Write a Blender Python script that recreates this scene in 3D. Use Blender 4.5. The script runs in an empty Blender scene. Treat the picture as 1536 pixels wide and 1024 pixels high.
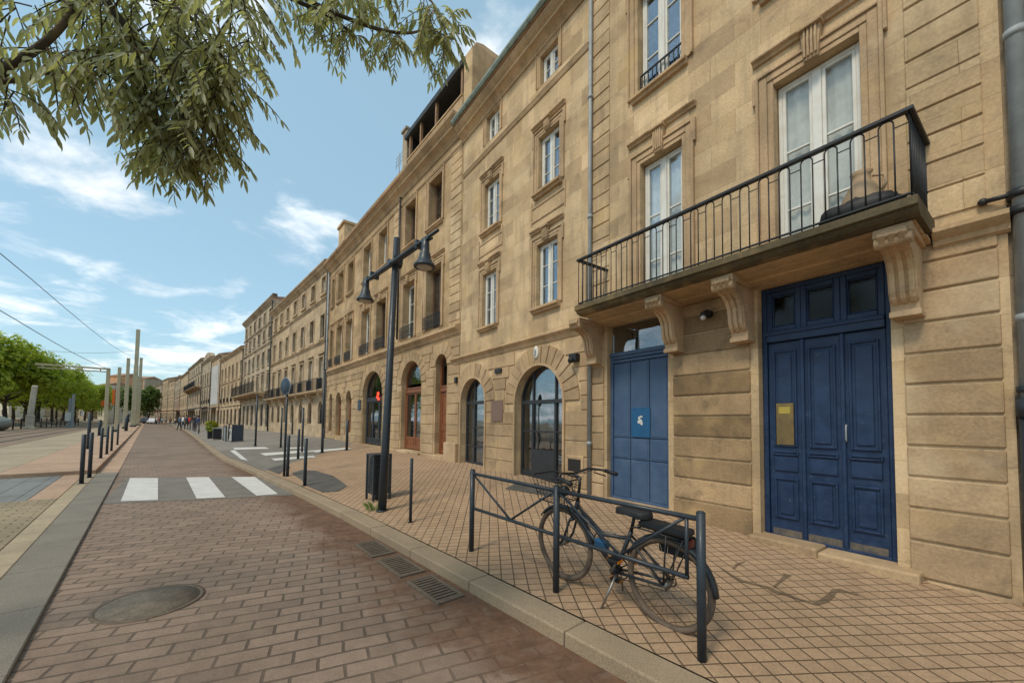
import bpy, math, random
from mathutils import Vector, Matrix, noise
from mathutils.bvhtree import BVHTree
SC=bpy.context.scene; COL=SC.collection
rnd=random.Random(7)
R=math.radians; pi=math.pi

# ------------------------------------------------------------------ camera
FPX=585.; PIT=R(2.5); ROL=R(.7); CH=1.55; HOR=632.7
Y0=HOR-FPX*math.tan(PIT)
fwd=Vector((0,math.cos(PIT),math.sin(PIT))); r0=Vector((1,0,0)); u0=r0.cross(fwd)
cu=math.cos(ROL)*u0-math.sin(ROL)*r0; cr=math.cos(ROL)*r0+math.sin(ROL)*u0
CAMP=Vector((0,0,CH))
cd=bpy.data.cameras.new('camera'); cam=bpy.data.objects.new('camera',cd); COL.objects.link(cam)
cam.matrix_world=Matrix(((cr.x,cu.x,-fwd.x,0),(cr.y,cu.y,-fwd.y,0),(cr.z,cu.z,-fwd.z,CH),(0,0,0,1)))
cd.sensor_width=36; cd.sensor_fit='HORIZONTAL'; cd.lens=36*FPX/1536; cd.shift_y=(Y0-512)/1536
cd.clip_start=.05; cd.clip_end=4000
SC.camera=cam
def ray(px,py): return fwd+(px-768)/FPX*cr+(Y0-py)/FPX*cu
def G(px,py,z=0.):
    d=ray(px,py); return CAMP+d*((z-CH)/d.z)
def at(px,py,dist): return CAMP+ray(px,py).normalized()*dist

# ------------------------------------------------------------------ mesh builder
class MB:
    def __init__(s): s.v=[]; s.f=[]; s.t=[]; s.tint=0.; s.sm=[]; s.smooth=False
    def add(s,vs,fs):
        o=len(s.v); s.v+= [tuple(p) for p in vs]
        for f in fs: s.f.append([i+o for i in f]); s.t.append(s.tint); s.sm.append(s.smooth)
    def quad(s,a,b,c,d): s.add([a,b,c,d],[(0,1,2,3)])
    def box(s,x0,x1,y0,y1,z0,z1):
        s.add([(x0,y0,z0),(x1,y0,z0),(x1,y1,z0),(x0,y1,z0),(x0,y0,z1),(x1,y0,z1),(x1,y1,z1),(x0,y1,z1)],
              [(0,3,2,1),(4,5,6,7),(0,1,5,4),(1,2,6,5),(2,3,7,6),(3,0,4,7)])
    def prism_x(s,poly,x0,x1):       # poly of (y,z), extruded along x
        n=len(poly)
        s.add([(x0,y,z) for y,z in poly]+[(x1,y,z) for y,z in poly],
              [tuple(range(n))[::-1],tuple(range(n,2*n))]+[(i,(i+1)%n,n+(i+1)%n,n+i) for i in range(n)])
    def prism_y(s,poly,y0,y1):       # poly of (x,z), extruded along y
        n=len(poly)
        s.add([(x,y0,z) for x,z in poly]+[(x,y1,z) for x,z in poly],
              [tuple(range(n)),tuple(range(n,2*n))[::-1]]+[(i,n+i,n+(i+1)%n,(i+1)%n) for i in range(n)])
    def prism_z(s,poly,z0,z1):
        n=len(poly)
        s.add([(x,y,z0) for x,y in poly]+[(x,y,z1) for x,y in poly],
              [tuple(range(n))[::-1],tuple(range(n,2*n))]+[(i,(i+1)%n,n+(i+1)%n,n+i) for i in range(n)])
    def tube(s,pts,r,n=8,cap=True,closed=False):
        pts=[Vector(p) for p in pts]; m=len(pts)
        rs=r if isinstance(r,(list,tuple)) else [r]*m
        vs=[];prev=None
        for i,p in enumerate(pts):
            if closed: t=(pts[(i+1)%m]-pts[i-1])
            else: t=(pts[min(i+1,m-1)]-pts[max(i-1,0)])
            if t.length<1e-9: t=Vector((0,0,1))
            t.normalize()
            if prev is None:
                a=Vector((0,0,1)) if abs(t.z)<.9 else Vector((1,0,0))
                e=t.cross(a).normalized()
            else:
                e=prev-t*prev.dot(t)
                e=e.normalized() if e.length>1e-6 else t.orthogonal().normalized()
            prev=e; b=t.cross(e)
            for k in range(n):
                an=2*pi*k/n; vs.append(p+(e*math.cos(an)+b*math.sin(an))*rs[i])
        fs=[]
        for i in range(m if closed else m-1):
            j=(i+1)%m
            for k in range(n): fs.append((i*n+k,i*n+(k+1)%n,j*n+(k+1)%n,j*n+k))
        sm=s.smooth; s.smooth=True
        if cap and not closed: fs+= [tuple(range(n))[::-1],tuple(range((m-1)*n,m*n))]
        s.add(vs,fs); s.smooth=sm
    def lathe(s,prof,n=20,c=(0,0,0),M=None):   # profile (r,z) about z
        vs=[];fs=[];m=len(prof)
        for r,z in prof:
            for k in range(n):
                p=Vector((r*math.cos(2*pi*k/n),r*math.sin(2*pi*k/n),z))
                if M: p=M@p
                vs.append(p+Vector(c))
        for i in range(m-1):
            for k in range(n): fs.append((i*n+k,i*n+(k+1)%n,(i+1)*n+(k+1)%n,(i+1)*n+k))
        sm=s.smooth; s.smooth=True; s.add(vs,fs)
        s.add([vs[k] for k in range(n)],[tuple(range(n))[::-1]]); s.add([vs[(m-1)*n+k] for k in range(n)],[tuple(range(n))])
        s.smooth=sm
    def ball(s,c,rx,ry,rz,n=14,m=9):
        prof=[(max(math.sin(pi*i/m),1e-3),-math.cos(pi*i/m)) for i in range(m+1)]
        s.lathe(prof,n,c,Matrix.Diagonal((rx,ry,rz)))
    def mesh(s,name,mat):
        me=bpy.data.meshes.new(name); me.from_pydata(s.v,[],s.f)
        me.polygons.foreach_set('use_smooth',s.sm)
        if any(s.t):
            a=me.attributes.new('tint','FLOAT','FACE'); a.data.foreach_set('value',s.t)
        if mat: me.materials.append(mat)
        me.update(); return me
    def build(s,name,mat,parent=None,bevel=0,seg=1):
        o=bpy.data.objects.new(name,s.mesh(name,mat)); COL.objects.link(o)
        if parent: o.parent=parent
        if bevel:
            b=o.modifiers.new('bevel','BEVEL'); b.width=bevel; b.segments=seg; b.limit_method='ANGLE'; b.angle_limit=R(40)
        return o
def tag(o,label=None,cat=None,group=None,kind=None):
    if label: o['label']=label
    if cat: o['category']=cat
    if group: o['group']=group
    if kind: o['kind']=kind
    return o
def thing(name,label,cat,loc=(0,0,0),rz=0.,group=None):
    o=bpy.data.objects.new(name,None); COL.objects.link(o); o.empty_display_size=.2
    o.location=loc; o.rotation_euler=(0,0,rz); return tag(o,label,cat,group)
def copy_tree(o,parent=None):
    c=o.copy(); COL.objects.link(c)
    if parent: c.parent=parent
    for ch in list(o.children): copy_tree(ch,c)
    return c
def place(o,loc,rz,label=None):
    o.location=loc; o.rotation_euler=(0,0,rz)
    if label: o['label']=label
    return o

# ------------------------------------------------------------------ node helpers
class NT:
    def __init__(s,nt): s.nt=nt
    def n(s,typ,ins=None,**kw):
        nd=s.nt.nodes.new(typ)
        for k,v in kw.items(): setattr(nd,k,v)
        for k,v in (ins or {}).items():
            i=nd.inputs[k]
            if isinstance(v,bpy.types.NodeSocket): s.nt.links.new(v,i)
            else: i.default_value=v
        return nd
    def math(s,op,a,b=0.,c=None,clamp=False):
        nd=s.nt.nodes.new('ShaderNodeMath'); nd.operation=op; nd.use_clamp=clamp
        for i,v in enumerate((a,b) if c is None else (a,b,c)):
            if isinstance(v,bpy.types.NodeSocket): s.nt.links.new(v,nd.inputs[i])
            else: nd.inputs[i].default_value=v
        return nd.outputs[0]
    def mix(s,fac,a,b,mode='MIX'):
        nd=s.nt.nodes.new('ShaderNodeMix'); nd.data_type='RGBA'; nd.blend_type=mode; nd.clamp_result=False
        for i,v in ((0,fac),(6,a),(7,b)):
            if isinstance(v,bpy.types.NodeSocket): s.nt.links.new(v,nd.inputs[i])
            else: nd.inputs[i].default_value=(*v,1) if isinstance(v,tuple) and len(v)==3 else v
        return nd.outputs[2]
    def noise(s,vec,scale,detail=4,rough=.55,dist=0.,out=0):
        nd=s.n('ShaderNodeTexNoise',{'Scale':scale,'Detail':detail,'Roughness':rough,'Distortion':dist})
        if vec is not None: s.nt.links.new(vec,nd.inputs['Vector'])
        return nd.outputs[out]
    def rng(s,v,a,b,c=0.,d=1.,smooth=True):
        nd=s.n('ShaderNodeMapRange',{'Value':v,'From Min':a,'From Max':b,'To Min':c,'To Max':d})
        if smooth: nd.interpolation_type='SMOOTHSTEP'
        return nd.outputs[0]
    def obj(s): return s.n('ShaderNodeTexCoord').outputs['Object']
    def mapping(s,vec,loc=(0,0,0),rot=(0,0,0),sc=(1,1,1)):
        return s.n('ShaderNodeMapping',{'Vector':vec,'Location':loc,'Rotation':rot,'Scale':sc}).outputs[0]
    def sep(s,vec): return s.n('ShaderNodeSeparateXYZ',{0:vec}).outputs
    def comb(s,x,y,z=0.): return s.n('ShaderNodeCombineXYZ',{0:x,1:y,2:z}).outputs[0]
    def bump(s,h,strength=.3,dist=.01,nrm=None):
        i={'Strength':strength,'Distance':dist,'Height':h}
        if nrm: i['Normal']=nrm
        return s.n('ShaderNodeBump',i).outputs[0]
def newmat(name):
    m=bpy.data.materials.new(name); m.use_nodes=True; nt=m.node_tree; nt.nodes.clear()
    t=NT(nt); out=nt.nodes.new('ShaderNodeOutputMaterial'); return m,t,out
def principled(t,out,col,rough=.7,metal=0.,normal=None,spec=.4,extra=None):
    ins={'Base Color':(*col,1) if isinstance(col,tuple) else col,'Roughness':rough,'Metallic':metal,'Specular IOR Level':spec}
    if normal: ins['Normal']=normal
    ins.update(extra or {})
    p=t.n('ShaderNodeBsdfPrincipled',ins); t.nt.links.new(p.outputs[0],out.inputs[0]); return p
def V3(k,c): return tuple(k*x for x in c)

def stone(name,c1=(.56,.402,.235),c2=(.46,.318,.18),bw=.62,bh=.31,mort=.004,soot=.45,streak=.5,mcol=.72,bump=.35,soot_c=(.15,.11,.075)):
    m,t,out=newmat(name); o=t.obj(); x,y,z=t.sep(o)
    wob=t.noise(o,3.,2)
    xs=t.math('ADD',x,t.math('MULTIPLY',y,.73))
    vec=t.comb(t.math('ADD',xs,t.math('MULTIPLY',wob,.03)),t.math('ADD',z,t.math('MULTIPLY',wob,.012)))
    b=t.n('ShaderNodeTexBrick',{'Vector':vec,'Color1':(0,0,0,1),'Color2':(1,1,1,1),'Mortar':(.5,.5,.5,1),'Scale':1.,'Mortar Size':mort,'Mortar Smooth':.4,'Bias':0.,'Brick Width':bw,'Row Height':bh})
    r=b.outputs[0] if bw<5 else t.math('ADD',t.math('MULTIPLY',t.n('ShaderNodeAttribute',attribute_name='tint').outputs['Fac'],.62),.55); gr=(c2[0]*.84,c2[1]*.87,c2[2]*.92)
    col=t.mix(t.rng(r,-.12,.22),gr,c2); col=t.mix(t.rng(r,.12,.62),col,c1); col=t.mix(t.rng(r,.80,1.),col,(c1[0]*1.12,c1[1]*1.13,c1[2]*1.16))
    jn=t.noise(o,1.3,3); col=t.mix(t.math('MULTIPLY',b.outputs[1],t.rng(jn,.35,.65,.25,1.)),col,V3(mcol,c2))
    ti=t.n('ShaderNodeAttribute',attribute_name='tint').outputs['Fac']
    col=t.mix(1.,col,t.math('ADD',1.,t.math('MULTIPLY',ti,.16 if bw>=5 else .3)),'MULTIPLY')
    n1=t.noise(o,.9,6,.6); n2=t.noise(t.mapping(o,sc=(5,5,.45)),1.,5,.6); n3=t.noise(o,38.,4,.6); n4=t.noise(o,2.6,7,.68,.6)
    col=t.mix(1.,col,t.rng(n1,.25,.75,.70,1.20),'MULTIPLY')
    col=t.mix(1.,col,t.rng(n3,.25,.75,.84,1.12),'MULTIPLY')
    pit=t.noise(t.mapping(o,sc=(1,1,2.2)),14.,6,.7); col=t.mix(t.rng(pit,.58,.74,0.,.30),col,V3(.45,c2))
    col=t.mix(t.math('MULTIPLY',t.rng(n2,.47,.74),streak),col,(c2[0]*.52,c2[1]*.55,c2[2]*.60))
    col=t.mix(t.math('MULTIPLY',t.rng(n4,.50,.74),soot),col,soot_c)
    warm=t.noise(o,1.7,3); col=t.mix(t.rng(warm,.52,.72,0.,.40),col,(.52,.36,.165))
    pale=t.noise(t.mapping(o,loc=(5,2,1)),.75,6,.62); col=t.mix(t.rng(pale,.54,.70,0.,.45),col,(.62,.48,.31))
    h=t.math('ADD',t.math('MULTIPLY',b.outputs[1],-.9),t.math('ADD',t.math('MULTIPLY',n3,.5),t.math('MULTIPLY',t.noise(o,9.,5,.65),.7)))
    principled(t,out,col,.9,normal=t.bump(h,bump,.012),spec=.2); return m
def paint(name,c,c2=None,wear=None,rough=.5,metal=0.,scale=6.,spec=.4,amt=.5,bumps=.08):
    m,t,out=newmat(name); o=t.obj(); c2=c2 or V3(.75,c)
    n=t.noise(o,scale,6,.6); n2=t.noise(t.mapping(o,sc=(9,9,1.2)),1.5,5,.6)
    col=t.mix(t.rng(n,.35,.7),c,c2); col=t.mix(t.rng(n2,.52,.72,0,.5),col,V3(.82,c2))
    if wear:
        n3=t.noise(o,scale*4,8,.72); col=t.mix(t.math('MULTIPLY',t.rng(n3,.60,.72),amt),col,wear)
    rg=t.rng(t.noise(o,scale*2,3),.3,.7,rough*.8,min(1,rough*1.25))
    principled(t,out,col,rg,metal,t.bump(t.noise(o,scale*7,4),bumps*2,.004),spec); return m
def glassmat(name,tint=(.02,.025,.03),refl=.10,k=.75,rough=.01):
    m,t,out=newmat(name); o=t.obj()
    fr=t.n('ShaderNodeFresnel',{'IOR':1.5}).outputs[0]
    fac=t.math('ADD',t.math('MULTIPLY',fr,k),refl,clamp=True)
    nb=t.bump(t.noise(o,1.6,2),.05,.04)
    gl=t.n('ShaderNodeBsdfGlossy',{'Color':(.92,.95,1,1),'Roughness':rough,'Normal':nb})
    tr=t.n('ShaderNodeBsdfTransparent',{'Color':(.94,.96,.96,1)})
    df=t.n('ShaderNodeBsdfDiffuse',{'Color':(*tint,1)})
    mx0=t.n('ShaderNodeMixShader',{0:t.rng(t.noise(o,3.,5,.7),.35,.8,.03,.14),1:tr.outputs[0],2:df.outputs[0]})
    mx=t.n('ShaderNodeMixShader',{0:fac,1:mx0.outputs[0],2:gl.outputs[0]})
    t.nt.links.new(mx.outputs[0],out.inputs[0]); return m
def flat(name,c,rough=.7,var=.12,scale=4.,metal=0.,bumps=0.,spec=.4,fine=0.):
    m,t,out=newmat(name); o=t.obj(); n=t.noise(o,scale,5,.6)
    col=t.mix(1.,c,t.rng(n,.3,.7,1-var,1+var),'MULTIPLY')
    if fine: col=t.mix(1.,col,t.rng(t.noise(o,90.,3,.6),.3,.7,1-fine,1+fine),'MULTIPLY')
    principled(t,out,col,rough,metal,t.bump(t.noise(o,scale*6,5),bumps,.01) if bumps else None,spec); return m
def leafmat(name,c1,c2,trans=.3):
    m,t,out=newmat(name); o=t.obj(); ti=t.n('ShaderNodeAttribute',attribute_name='tint').outputs['Fac']
    f=t.math('ADD',t.math('MULTIPLY',ti,.5),.5); col=t.mix(f,c1,c2)
    d=t.n('ShaderNodeBsdfPrincipled',{'Base Color':col,'Roughness':.55,'Specular IOR Level':.35})
    tr=t.n('ShaderNodeBsdfTranslucent',{'Color':t.mix(1.,col,(1.3,1.35,.6),'MULTIPLY')})
    mx=t.n('ShaderNodeMixShader',{0:trans,1:d.outputs[0],2:tr.outputs[0]}); t.nt.links.new(mx.outputs[0],out.inputs[0]); return m

MT={}
MT['stone']=stone('pale_limestone')
MT['stone2']=stone('warm_limestone',(.54,.385,.22),(.46,.322,.18),.7,.33,soot=.4)
MT['stone3']=stone('ochre_limestone',(.46,.315,.175),(.385,.26,.14),.6,.30,soot=.45)
MT['stone_block']=stone('rusticated_limestone',(.415,.288,.168),(.36,.245,.14),5.,9.,.0,soot=.62,streak=.3,bump=.6)
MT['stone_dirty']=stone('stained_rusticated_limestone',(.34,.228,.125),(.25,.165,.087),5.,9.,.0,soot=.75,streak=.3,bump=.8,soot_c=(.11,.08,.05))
MT['stone_trim']=stone('moulded_limestone',(.48,.33,.195),(.43,.29,.165),9.,9.,0.,soot=.5,streak=.6,bump=.3)
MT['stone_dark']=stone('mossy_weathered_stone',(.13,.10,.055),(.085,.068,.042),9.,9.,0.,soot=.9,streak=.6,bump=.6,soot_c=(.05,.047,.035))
MT['stone_far']=stone('far_limestone',(.47,.35,.225),(.40,.29,.18),.9,.4,soot=.5,streak=.5)
MT['stone_far2']=stone('far_grey_limestone',(.42,.34,.24),(.35,.27,.19),.9,.4,soot=.6,streak=.6)
MT['white']=paint('white_window_paint',(.66,.64,.58),(.58,.55,.48),(.35,.30,.22),.5,amt=.4)
MT['blue']=paint('navy_door_paint',(.0085,.0235,.064),(.015,.038,.095),(.115,.135,.155),.48,amt=.85,scale=7)
MT['blue2']=paint('steel_blue_door_paint',(.040,.076,.145),(.060,.102,.178),(.15,.175,.195),.5,amt=.3,scale=4)
MT['scuff']=paint('scuffed_bare_wood',(.16,.125,.085),(.06,.06,.07),(.02,.04,.10),.7,amt=.8,scale=9)
MT['brown']=paint('red_brown_joinery',(.215,.075,.028),(.16,.055,.022),(.2,.1,.06),.4)
MT['darkwood']=paint('charcoal_joinery',(.022,.024,.028),(.03,.032,.036),(.07,.065,.06),.45)
MT['iron']=paint('black_wrought_iron',(.014,.015,.018),(.022,.021,.021),(.06,.04,.03),.5,amt=.4)
MT['steel']=paint('slate_grey_painted_steel',(.020,.028,.036),(.028,.036,.044),(.06,.07,.075),.42,scale=9,amt=.4)
MT['zinc']=paint('grey_zinc',(.30,.315,.315),(.24,.255,.255),(.12,.11,.09),.55,metal=.05)
MT['verdi']=paint('verdigris_gutter',(.20,.24,.19),(.11,.13,.11),(.05,.05,.045),.6)
MT['slate']=paint('dark_slate',(.05,.055,.06),(.035,.04,.045),None,.6)
MT['tileroof']=flat('clay_tile_roof',(.30,.17,.10),.85,.25,3.,bumps=.4)
MT['pane']=glassmat('window_glass',(.05,.055,.06),.03,.62)
MT['pane_c']=glassmat('curtained_glass',(.25,.24,.22),.0,.42)
MT['pane_d']=glassmat('dirty_dark_glass',(.03,.025,.018),.0,.35,.12)
MT['shopglass']=glassmat('shop_glass',(.05,.06,.055),.08,.8)
MT['curtain']=flat('grey_net_curtain',(.80,.77,.71),.9,.14,2.5)
MT['curtain2']=flat('white_curtain',(.74,.73,.70),.9,.08,3.)
MT['dark']=flat('dark_interior',(.02,.018,.016),.9)
MT['white_line']=paint('worn_white_road_paint',(.58,.555,.51),(.50,.475,.43),(.20,.175,.145),.75,scale=3.2,amt=.8,bumps=.2)
MT['asphalt']=flat('grey_asphalt',(.165,.145,.118),.9,.14,2.,bumps=.25,fine=.2)
MT['asphalt_d']=flat('dark_asphalt',(.085,.077,.066),.9,.2,2.5,bumps=.3,fine=.25)
# ------------------------------------------------------------------ paving materials
def paver(name,c1,c2,cm,bw,bh,rot,mort=.012,off=.5,bump=.6,wob=.012,kerb=None,patch=None,rough=.85,big=.16,fade=.55):
    m,t,out=newmat(name); o=t.obj()
    nz=t.n('ShaderNodeTexNoise',{'Vector':o,'Scale':2.2,'Detail':2.}).outputs['Color']
    v=t.n('ShaderNodeVectorMath',{0:o,1:t.n('ShaderNodeVectorMath',{0:nz,1:(wob*2.5,wob*2.5,0)},operation='MULTIPLY').outputs[0]},operation='ADD').outputs[0]
    mv=t.mapping(v,rot=(0,0,-rot))
    b=t.n('ShaderNodeTexBrick',{'Vector':mv,'Color1':(*c1,1),'Color2':(*c2,1),'Mortar':(*cm,1),'Scale':1.,'Mortar Size':mort,'Mortar Smooth':.25,'Bias':0.,'Brick Width':bw,'Row Height':bh},offset=off)
    col=t.mix(t.math('MULTIPLY',b.outputs[1],t.rng(t.noise(o,.9,4,.65),.34,.58,fade,0.)),b.outputs[0],c2)
    n1=t.noise(o,.55,5,.6); n3=t.noise(o,70.,3,.65); n4=t.noise(o,1.6,7,.7,.4); n5=t.noise(o,9.,5,.65)
    col=t.mix(1.,col,t.rng(n1,.28,.72,1-big,1+big),'MULTIPLY')
    col=t.mix(1.,col,t.rng(n3,.3,.7,.86,1.12),'MULTIPLY')
    col=t.mix(1.,col,t.rng(n5,.3,.7,.90,1.08),'MULTIPLY')
    col=t.mix(t.rng(n4,.56,.78,0,.55),col,V3(.55,c2))
    hfac=b.outputs[1]
    if kerb:   # dirt gathered along the kerb line: (px,py,nx,ny) distance to the line
        px,py,nx,ny,dc=kerb; x,y,z=t.sep(o)
        d=t.math('ADD',t.math('MULTIPLY',t.math('SUBTRACT',x,px),nx),t.math('MULTIPLY',t.math('SUBTRACT',y,py),ny))
        dd=t.math('ADD',d,t.math('MULTIPLY',t.math('SUBTRACT',n4,.5),1.6))
        f=t.math('MULTIPLY',t.rng(dd,.30,.85,1.,0.),t.rng(n5,.25,.55,.5,.95))
        col=t.mix(f,col,t.mix(t.rng(t.noise(o,5.,6,.7),.35,.7),dc,V3(.6,dc)))
        hfac=t.math('MULTIPLY',hfac,t.math('SUBTRACT',1.,t.math('MULTIPLY',f,.7)))
    h=t.math('ADD',t.math('MULTIPLY',hfac,-1.),t.math('ADD',t.math('MULTIPLY',n5,.35),t.math('MULTIPLY',n3,.2)))
    principled(t,out,col,rough,normal=t.bump(h,bump,.012),spec=.25); return m
# kerb line near the camera: point and unit normal pointing into the road
K0=Vector((.38,2.78)); K1=Vector((-2.65,6.19)); kd=(K1-K0).normalized(); kn=Vector((-kd.y,kd.x)); kn=kn if kn.x<0 else -kn
MT['road']=paver('road_setts',(.268,.190,.138),(.205,.146,.107),(.11,.080,.058),.30,.145,R(25),.011,kerb=(K0.x,K0.y,kn.x,kn.y,(.150,.078,.044)))
MT['tiles']=paver('sidewalk_tiles',(.385,.258,.158),(.335,.222,.135),(.090,.060,.034),.118,.118,R(3),.0062,0.,.5,.004,big=.14,fade=.2)
MT['tiles_wet']=paver('stained_tiles',(.17,.118,.072),(.15,.103,.062),(.08,.056,.036),.118,.118,R(3),.0055,0.,.5,.004)
MT['sett']=paver('beige_setts',(.30,.235,.145),(.25,.195,.12),(.14,.105,.065),.24,.13,R(43),.010,.5,.7,.02)
MT['plank']=paver('blue_grey_slabs',(.20,.20,.185),(.175,.175,.165),(.075,.075,.07),2.4,.34,R(43+90),.010,.5,.3,.004)
MT['pink']=paver('pink_concrete_slabs',(.42,.28,.185),(.38,.25,.165),(.25,.17,.115),1.8,1.2,R(43),.006,.5,.2,.004)
MT['tan']=paver('tan_paving',(.36,.285,.185),(.32,.25,.165),(.22,.17,.11),1.2,.5,R(43),.008,.5,.2,.004)
MT['track']=paver('track_bed',(.235,.165,.108),(.20,.14,.092),(.15,.105,.07),.7,.35,R(43),.008,.5,.3,.01)
MT['grey_pave']=paver('grey_paving',(.235,.205,.17),(.21,.185,.155),(.14,.12,.10),.5,.25,R(40),.008,.5,.2,.006)
MT['granite']=flat('grey_granite',(.185,.158,.12),.8,.10,2.,bumps=.12,fine=.22)
MT['granite_w']=flat('tan_granite',(.275,.205,.13),.8,.10,2.,bumps=.12,fine=.22)
MT['earth']=flat('far_ground',(.24,.20,.15),.95,.15,.1)
MT['rail']=flat('worn_rail_steel',(.035,.028,.024),.55,.2,5.,metal=.6)

# ------------------------------------------------------------------ frames of the facades
def rz_of(d): return math.atan2(-d[1],-d[0])
class Fr:
    """facade line: p = start, d = unit direction away; s metres along"""
    def __init__(s,p,d): s.p=Vector(p); s.d=Vector(d).normalized(); s.n=Vector((s.d.y,-s.d.x))
    def w(s,a,off=0.,z=0.): q=s.p+s.d*a-s.n*off; return Vector((q.x,q.y,z))
def vpd(px):
    d=ray(px,HOR+(px-768)*math.tan(ROL)); return (d.x,d.y)
F1=Fr((3.608,3.701),(-.58074,.81409))
S12=8.72
F3=Fr((-1.456,10.800),(-.63056,.77614)); E3=14.18
F4=Fr((-10.395,21.803),(-.66737,.74473)); E4=15.3
F5=Fr((-20.608,33.200),(-.68179,.73155)); E5=13.6
q=F5.w(E5); F6=Fr((q.x,q.y),vpd(200))
# ------------------------------------------------------------------ ground
def sheet(name,mat,polys,label=None,kind='structure'):
    mb=MB()
    for p in polys: mb.add(p,[tuple(range(len(p)))])
    return tag(mb.build(name,mat),label,None,None,kind)
mb=MB(); mb.quad((-1500,-1500,-.10),(1500,-1500,-.10),(1500,1500,-.10),(-1500,1500,-.10)); tag(mb.build('ground',MT['earth']),kind='structure')
LB=Vector((-2.96,2.38)); LD=Vector((-.682,.7316)).normalized(); LN=Vector((-LD.y,LD.x))
def Q(t,off,z=0.): p=LB+LD*t+LN*off; return (p.x,p.y,z)
KR=[(7.4,-5.05),(3.4,-.6),(.38,2.78),(-2.65,6.19),(-5.35,9.05),(-7.0,10.75),(-10.8,14.6),(-13.2,17.3),(-26.3,32.3),(-41.7,49.7),(-54.,63.),(-72,82.5),(-100,113),(-140,156)]
def loft(a,b,na,nb):
    """grid between two polylines of equal length"""
    vs=[];fs=[];rows=[]
    def samp(pl):
        r=[]
        for i in range(len(pl)-1):
            for k in range(na): r.append(Vector(pl[i]).lerp(Vector(pl[i+1]),k/na))
        r.append(Vector(pl[-1])); return r
    A=samp(a);B=samp(b)
    for p,q in zip(A,B):
        for k in range(nb+1): vs.append(p.lerp(q,k/nb))
    w=nb+1
    for i in range(len(A)-1):
        for k in range(nb): fs.append((i*w+k,i*w+k+1,(i+1)*w+k+1,(i+1)*w+k))
    return vs,fs
# road
lt=[]
for x,y in KR:
    t=(Vector((x,y))-LB).dot(LD); lt.append(Q(t,0,0.))
vs,fs=loft(lt,[(x,y,0.) for x,y in KR],1,1); mb=MB(); mb.add(vs,fs); tag(mb.build('road',MT['road']),kind='structure')
# kerb on the right, in separate stones
KZ=.10
def offs(pl,d):
    out=[]
    for i,p in enumerate(pl):
        a=Vector(pl[max(i-1,0)]); b=Vector(pl[min(i+1,len(pl)-1)]); t=(b-a).normalized(); n=Vector((t.y,-t.x))
        out.append(Vector(p)+n*d)
    return out
KI=offs(KR,.24)
mb=MB(); seg=[]
acc=0
for i in range(len(KR)-1):
    a,b=Vector(KR[i]),Vector(KR[i+1]); c,d=KI[i],KI[i+1]; L=(b-a).length; n=max(1,round(L/1.05))
    if i>8: n=max(1,round(L/6))
    for k in range(n):
        g0=k/n+.004/ (L/n)/n; g1=(k+1)/n-.004/(L/n)/n
        P=[a.lerp(b,g0),a.lerp(b,g1),c.lerp(d,g1),c.lerp(d,g0)]
        mb.tint=rnd.uniform(-.3,.3)
        mb.prism_z([(p.x,p.y) for p in P],-.08,KZ+rnd.uniform(-.003,.003))
tag(mb.build('right_kerb',MT['granite_w'],bevel=.012,seg=2),kind='structure')
# pavement on the right: kerb to house fronts
def fz(s): return .2+.04*s if s<4.4 else .376+(s-4.4)*.018
KIz=[(p.x,p.y,KZ+.002) for p in KI]
fA=[F1.w(-8,-.3,.0),F1.w(-4,-.3,.06),F1.w(0.,-.3,.2),F1.w(4.4,-.3,.376),F3.w(.2,-.3,.46),F3.w(9.3,-.3,.55)]
kA=KIz[:6]
vs,fs=loft(kA,[tuple(p) for p in fA],10,10); mb=MB(); mb.add(vs,fs); tag(mb.build('pavement',MT['tiles']),kind='structure')
SV=list(vs);SF=list(fs)
fB=[F3.w(9.3,-.3,.55),F3.w(11,-.3,.56),F3.w(12.9,-.3,.57)]; kB=[KIz[5],KIz[6],KIz[7]]
vs,fs=loft(kB,[tuple(p) for p in fB],6,10); mb=MB(); mb.add(vs,fs); tag(mb.build('side_street',MT['asphalt']),kind='structure')
o=len(SV); SV+=vs; SF+=[tuple(i+o for i in f) for f in fs]
F6L=92.
fC=[F3.w(12.9,-.3,.57),F4.w(6,-.3,.55),F4.w(E4,-.3,.55),F5.w(E5,-.3,.55),F6.w(20,-.3,.5),F6.w(48,-.3,.3),F6.w(F6L,-.3,.15)]
kC=[KIz[7],KIz[8],KIz[9],KIz[10],KIz[11],KIz[12],KIz[13]]
vs,fs=loft(kC,[tuple(p) for p in fC],6,8); mb=MB(); mb.add(vs,fs); tag(mb.build('far_pavement',MT['grey_pave']),kind='structure')
o=len(SV); SV+=vs; SF+=[tuple(i+o for i in f) for f in fs]
BV=BVHTree.FromPolygons([Vector(v) for v in SV],SF)
def GZ(x,y):
    h=BV.ray_cast(Vector((x,y,20)),Vector((0,0,-1)))
    return h[0].z if h[0] else 0.
def GS(px,py):
    """pavement point seen at a pixel"""
    h=BV.ray_cast(CAMP,ray(px,py).normalized()); return h[0] if h[0] else G(px,py,.15)
def drape(name,mat,poly,lift=.006,n=1,label=None):
    mb=MB(); P=[Vector((p[0],p[1])) for p in poly]
    pts=[]
    for i,p in enumerate(P):
        q=P[(i+1)%len(P)]
        for k in range(n): pts.append(p.lerp(q,k/n))
    mb.add([(p.x,p.y,GZ(p.x,p.y)+lift) for p in pts],[tuple(range(len(pts)))]); return tag(mb.build(name,mat),kind='structure')
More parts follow.
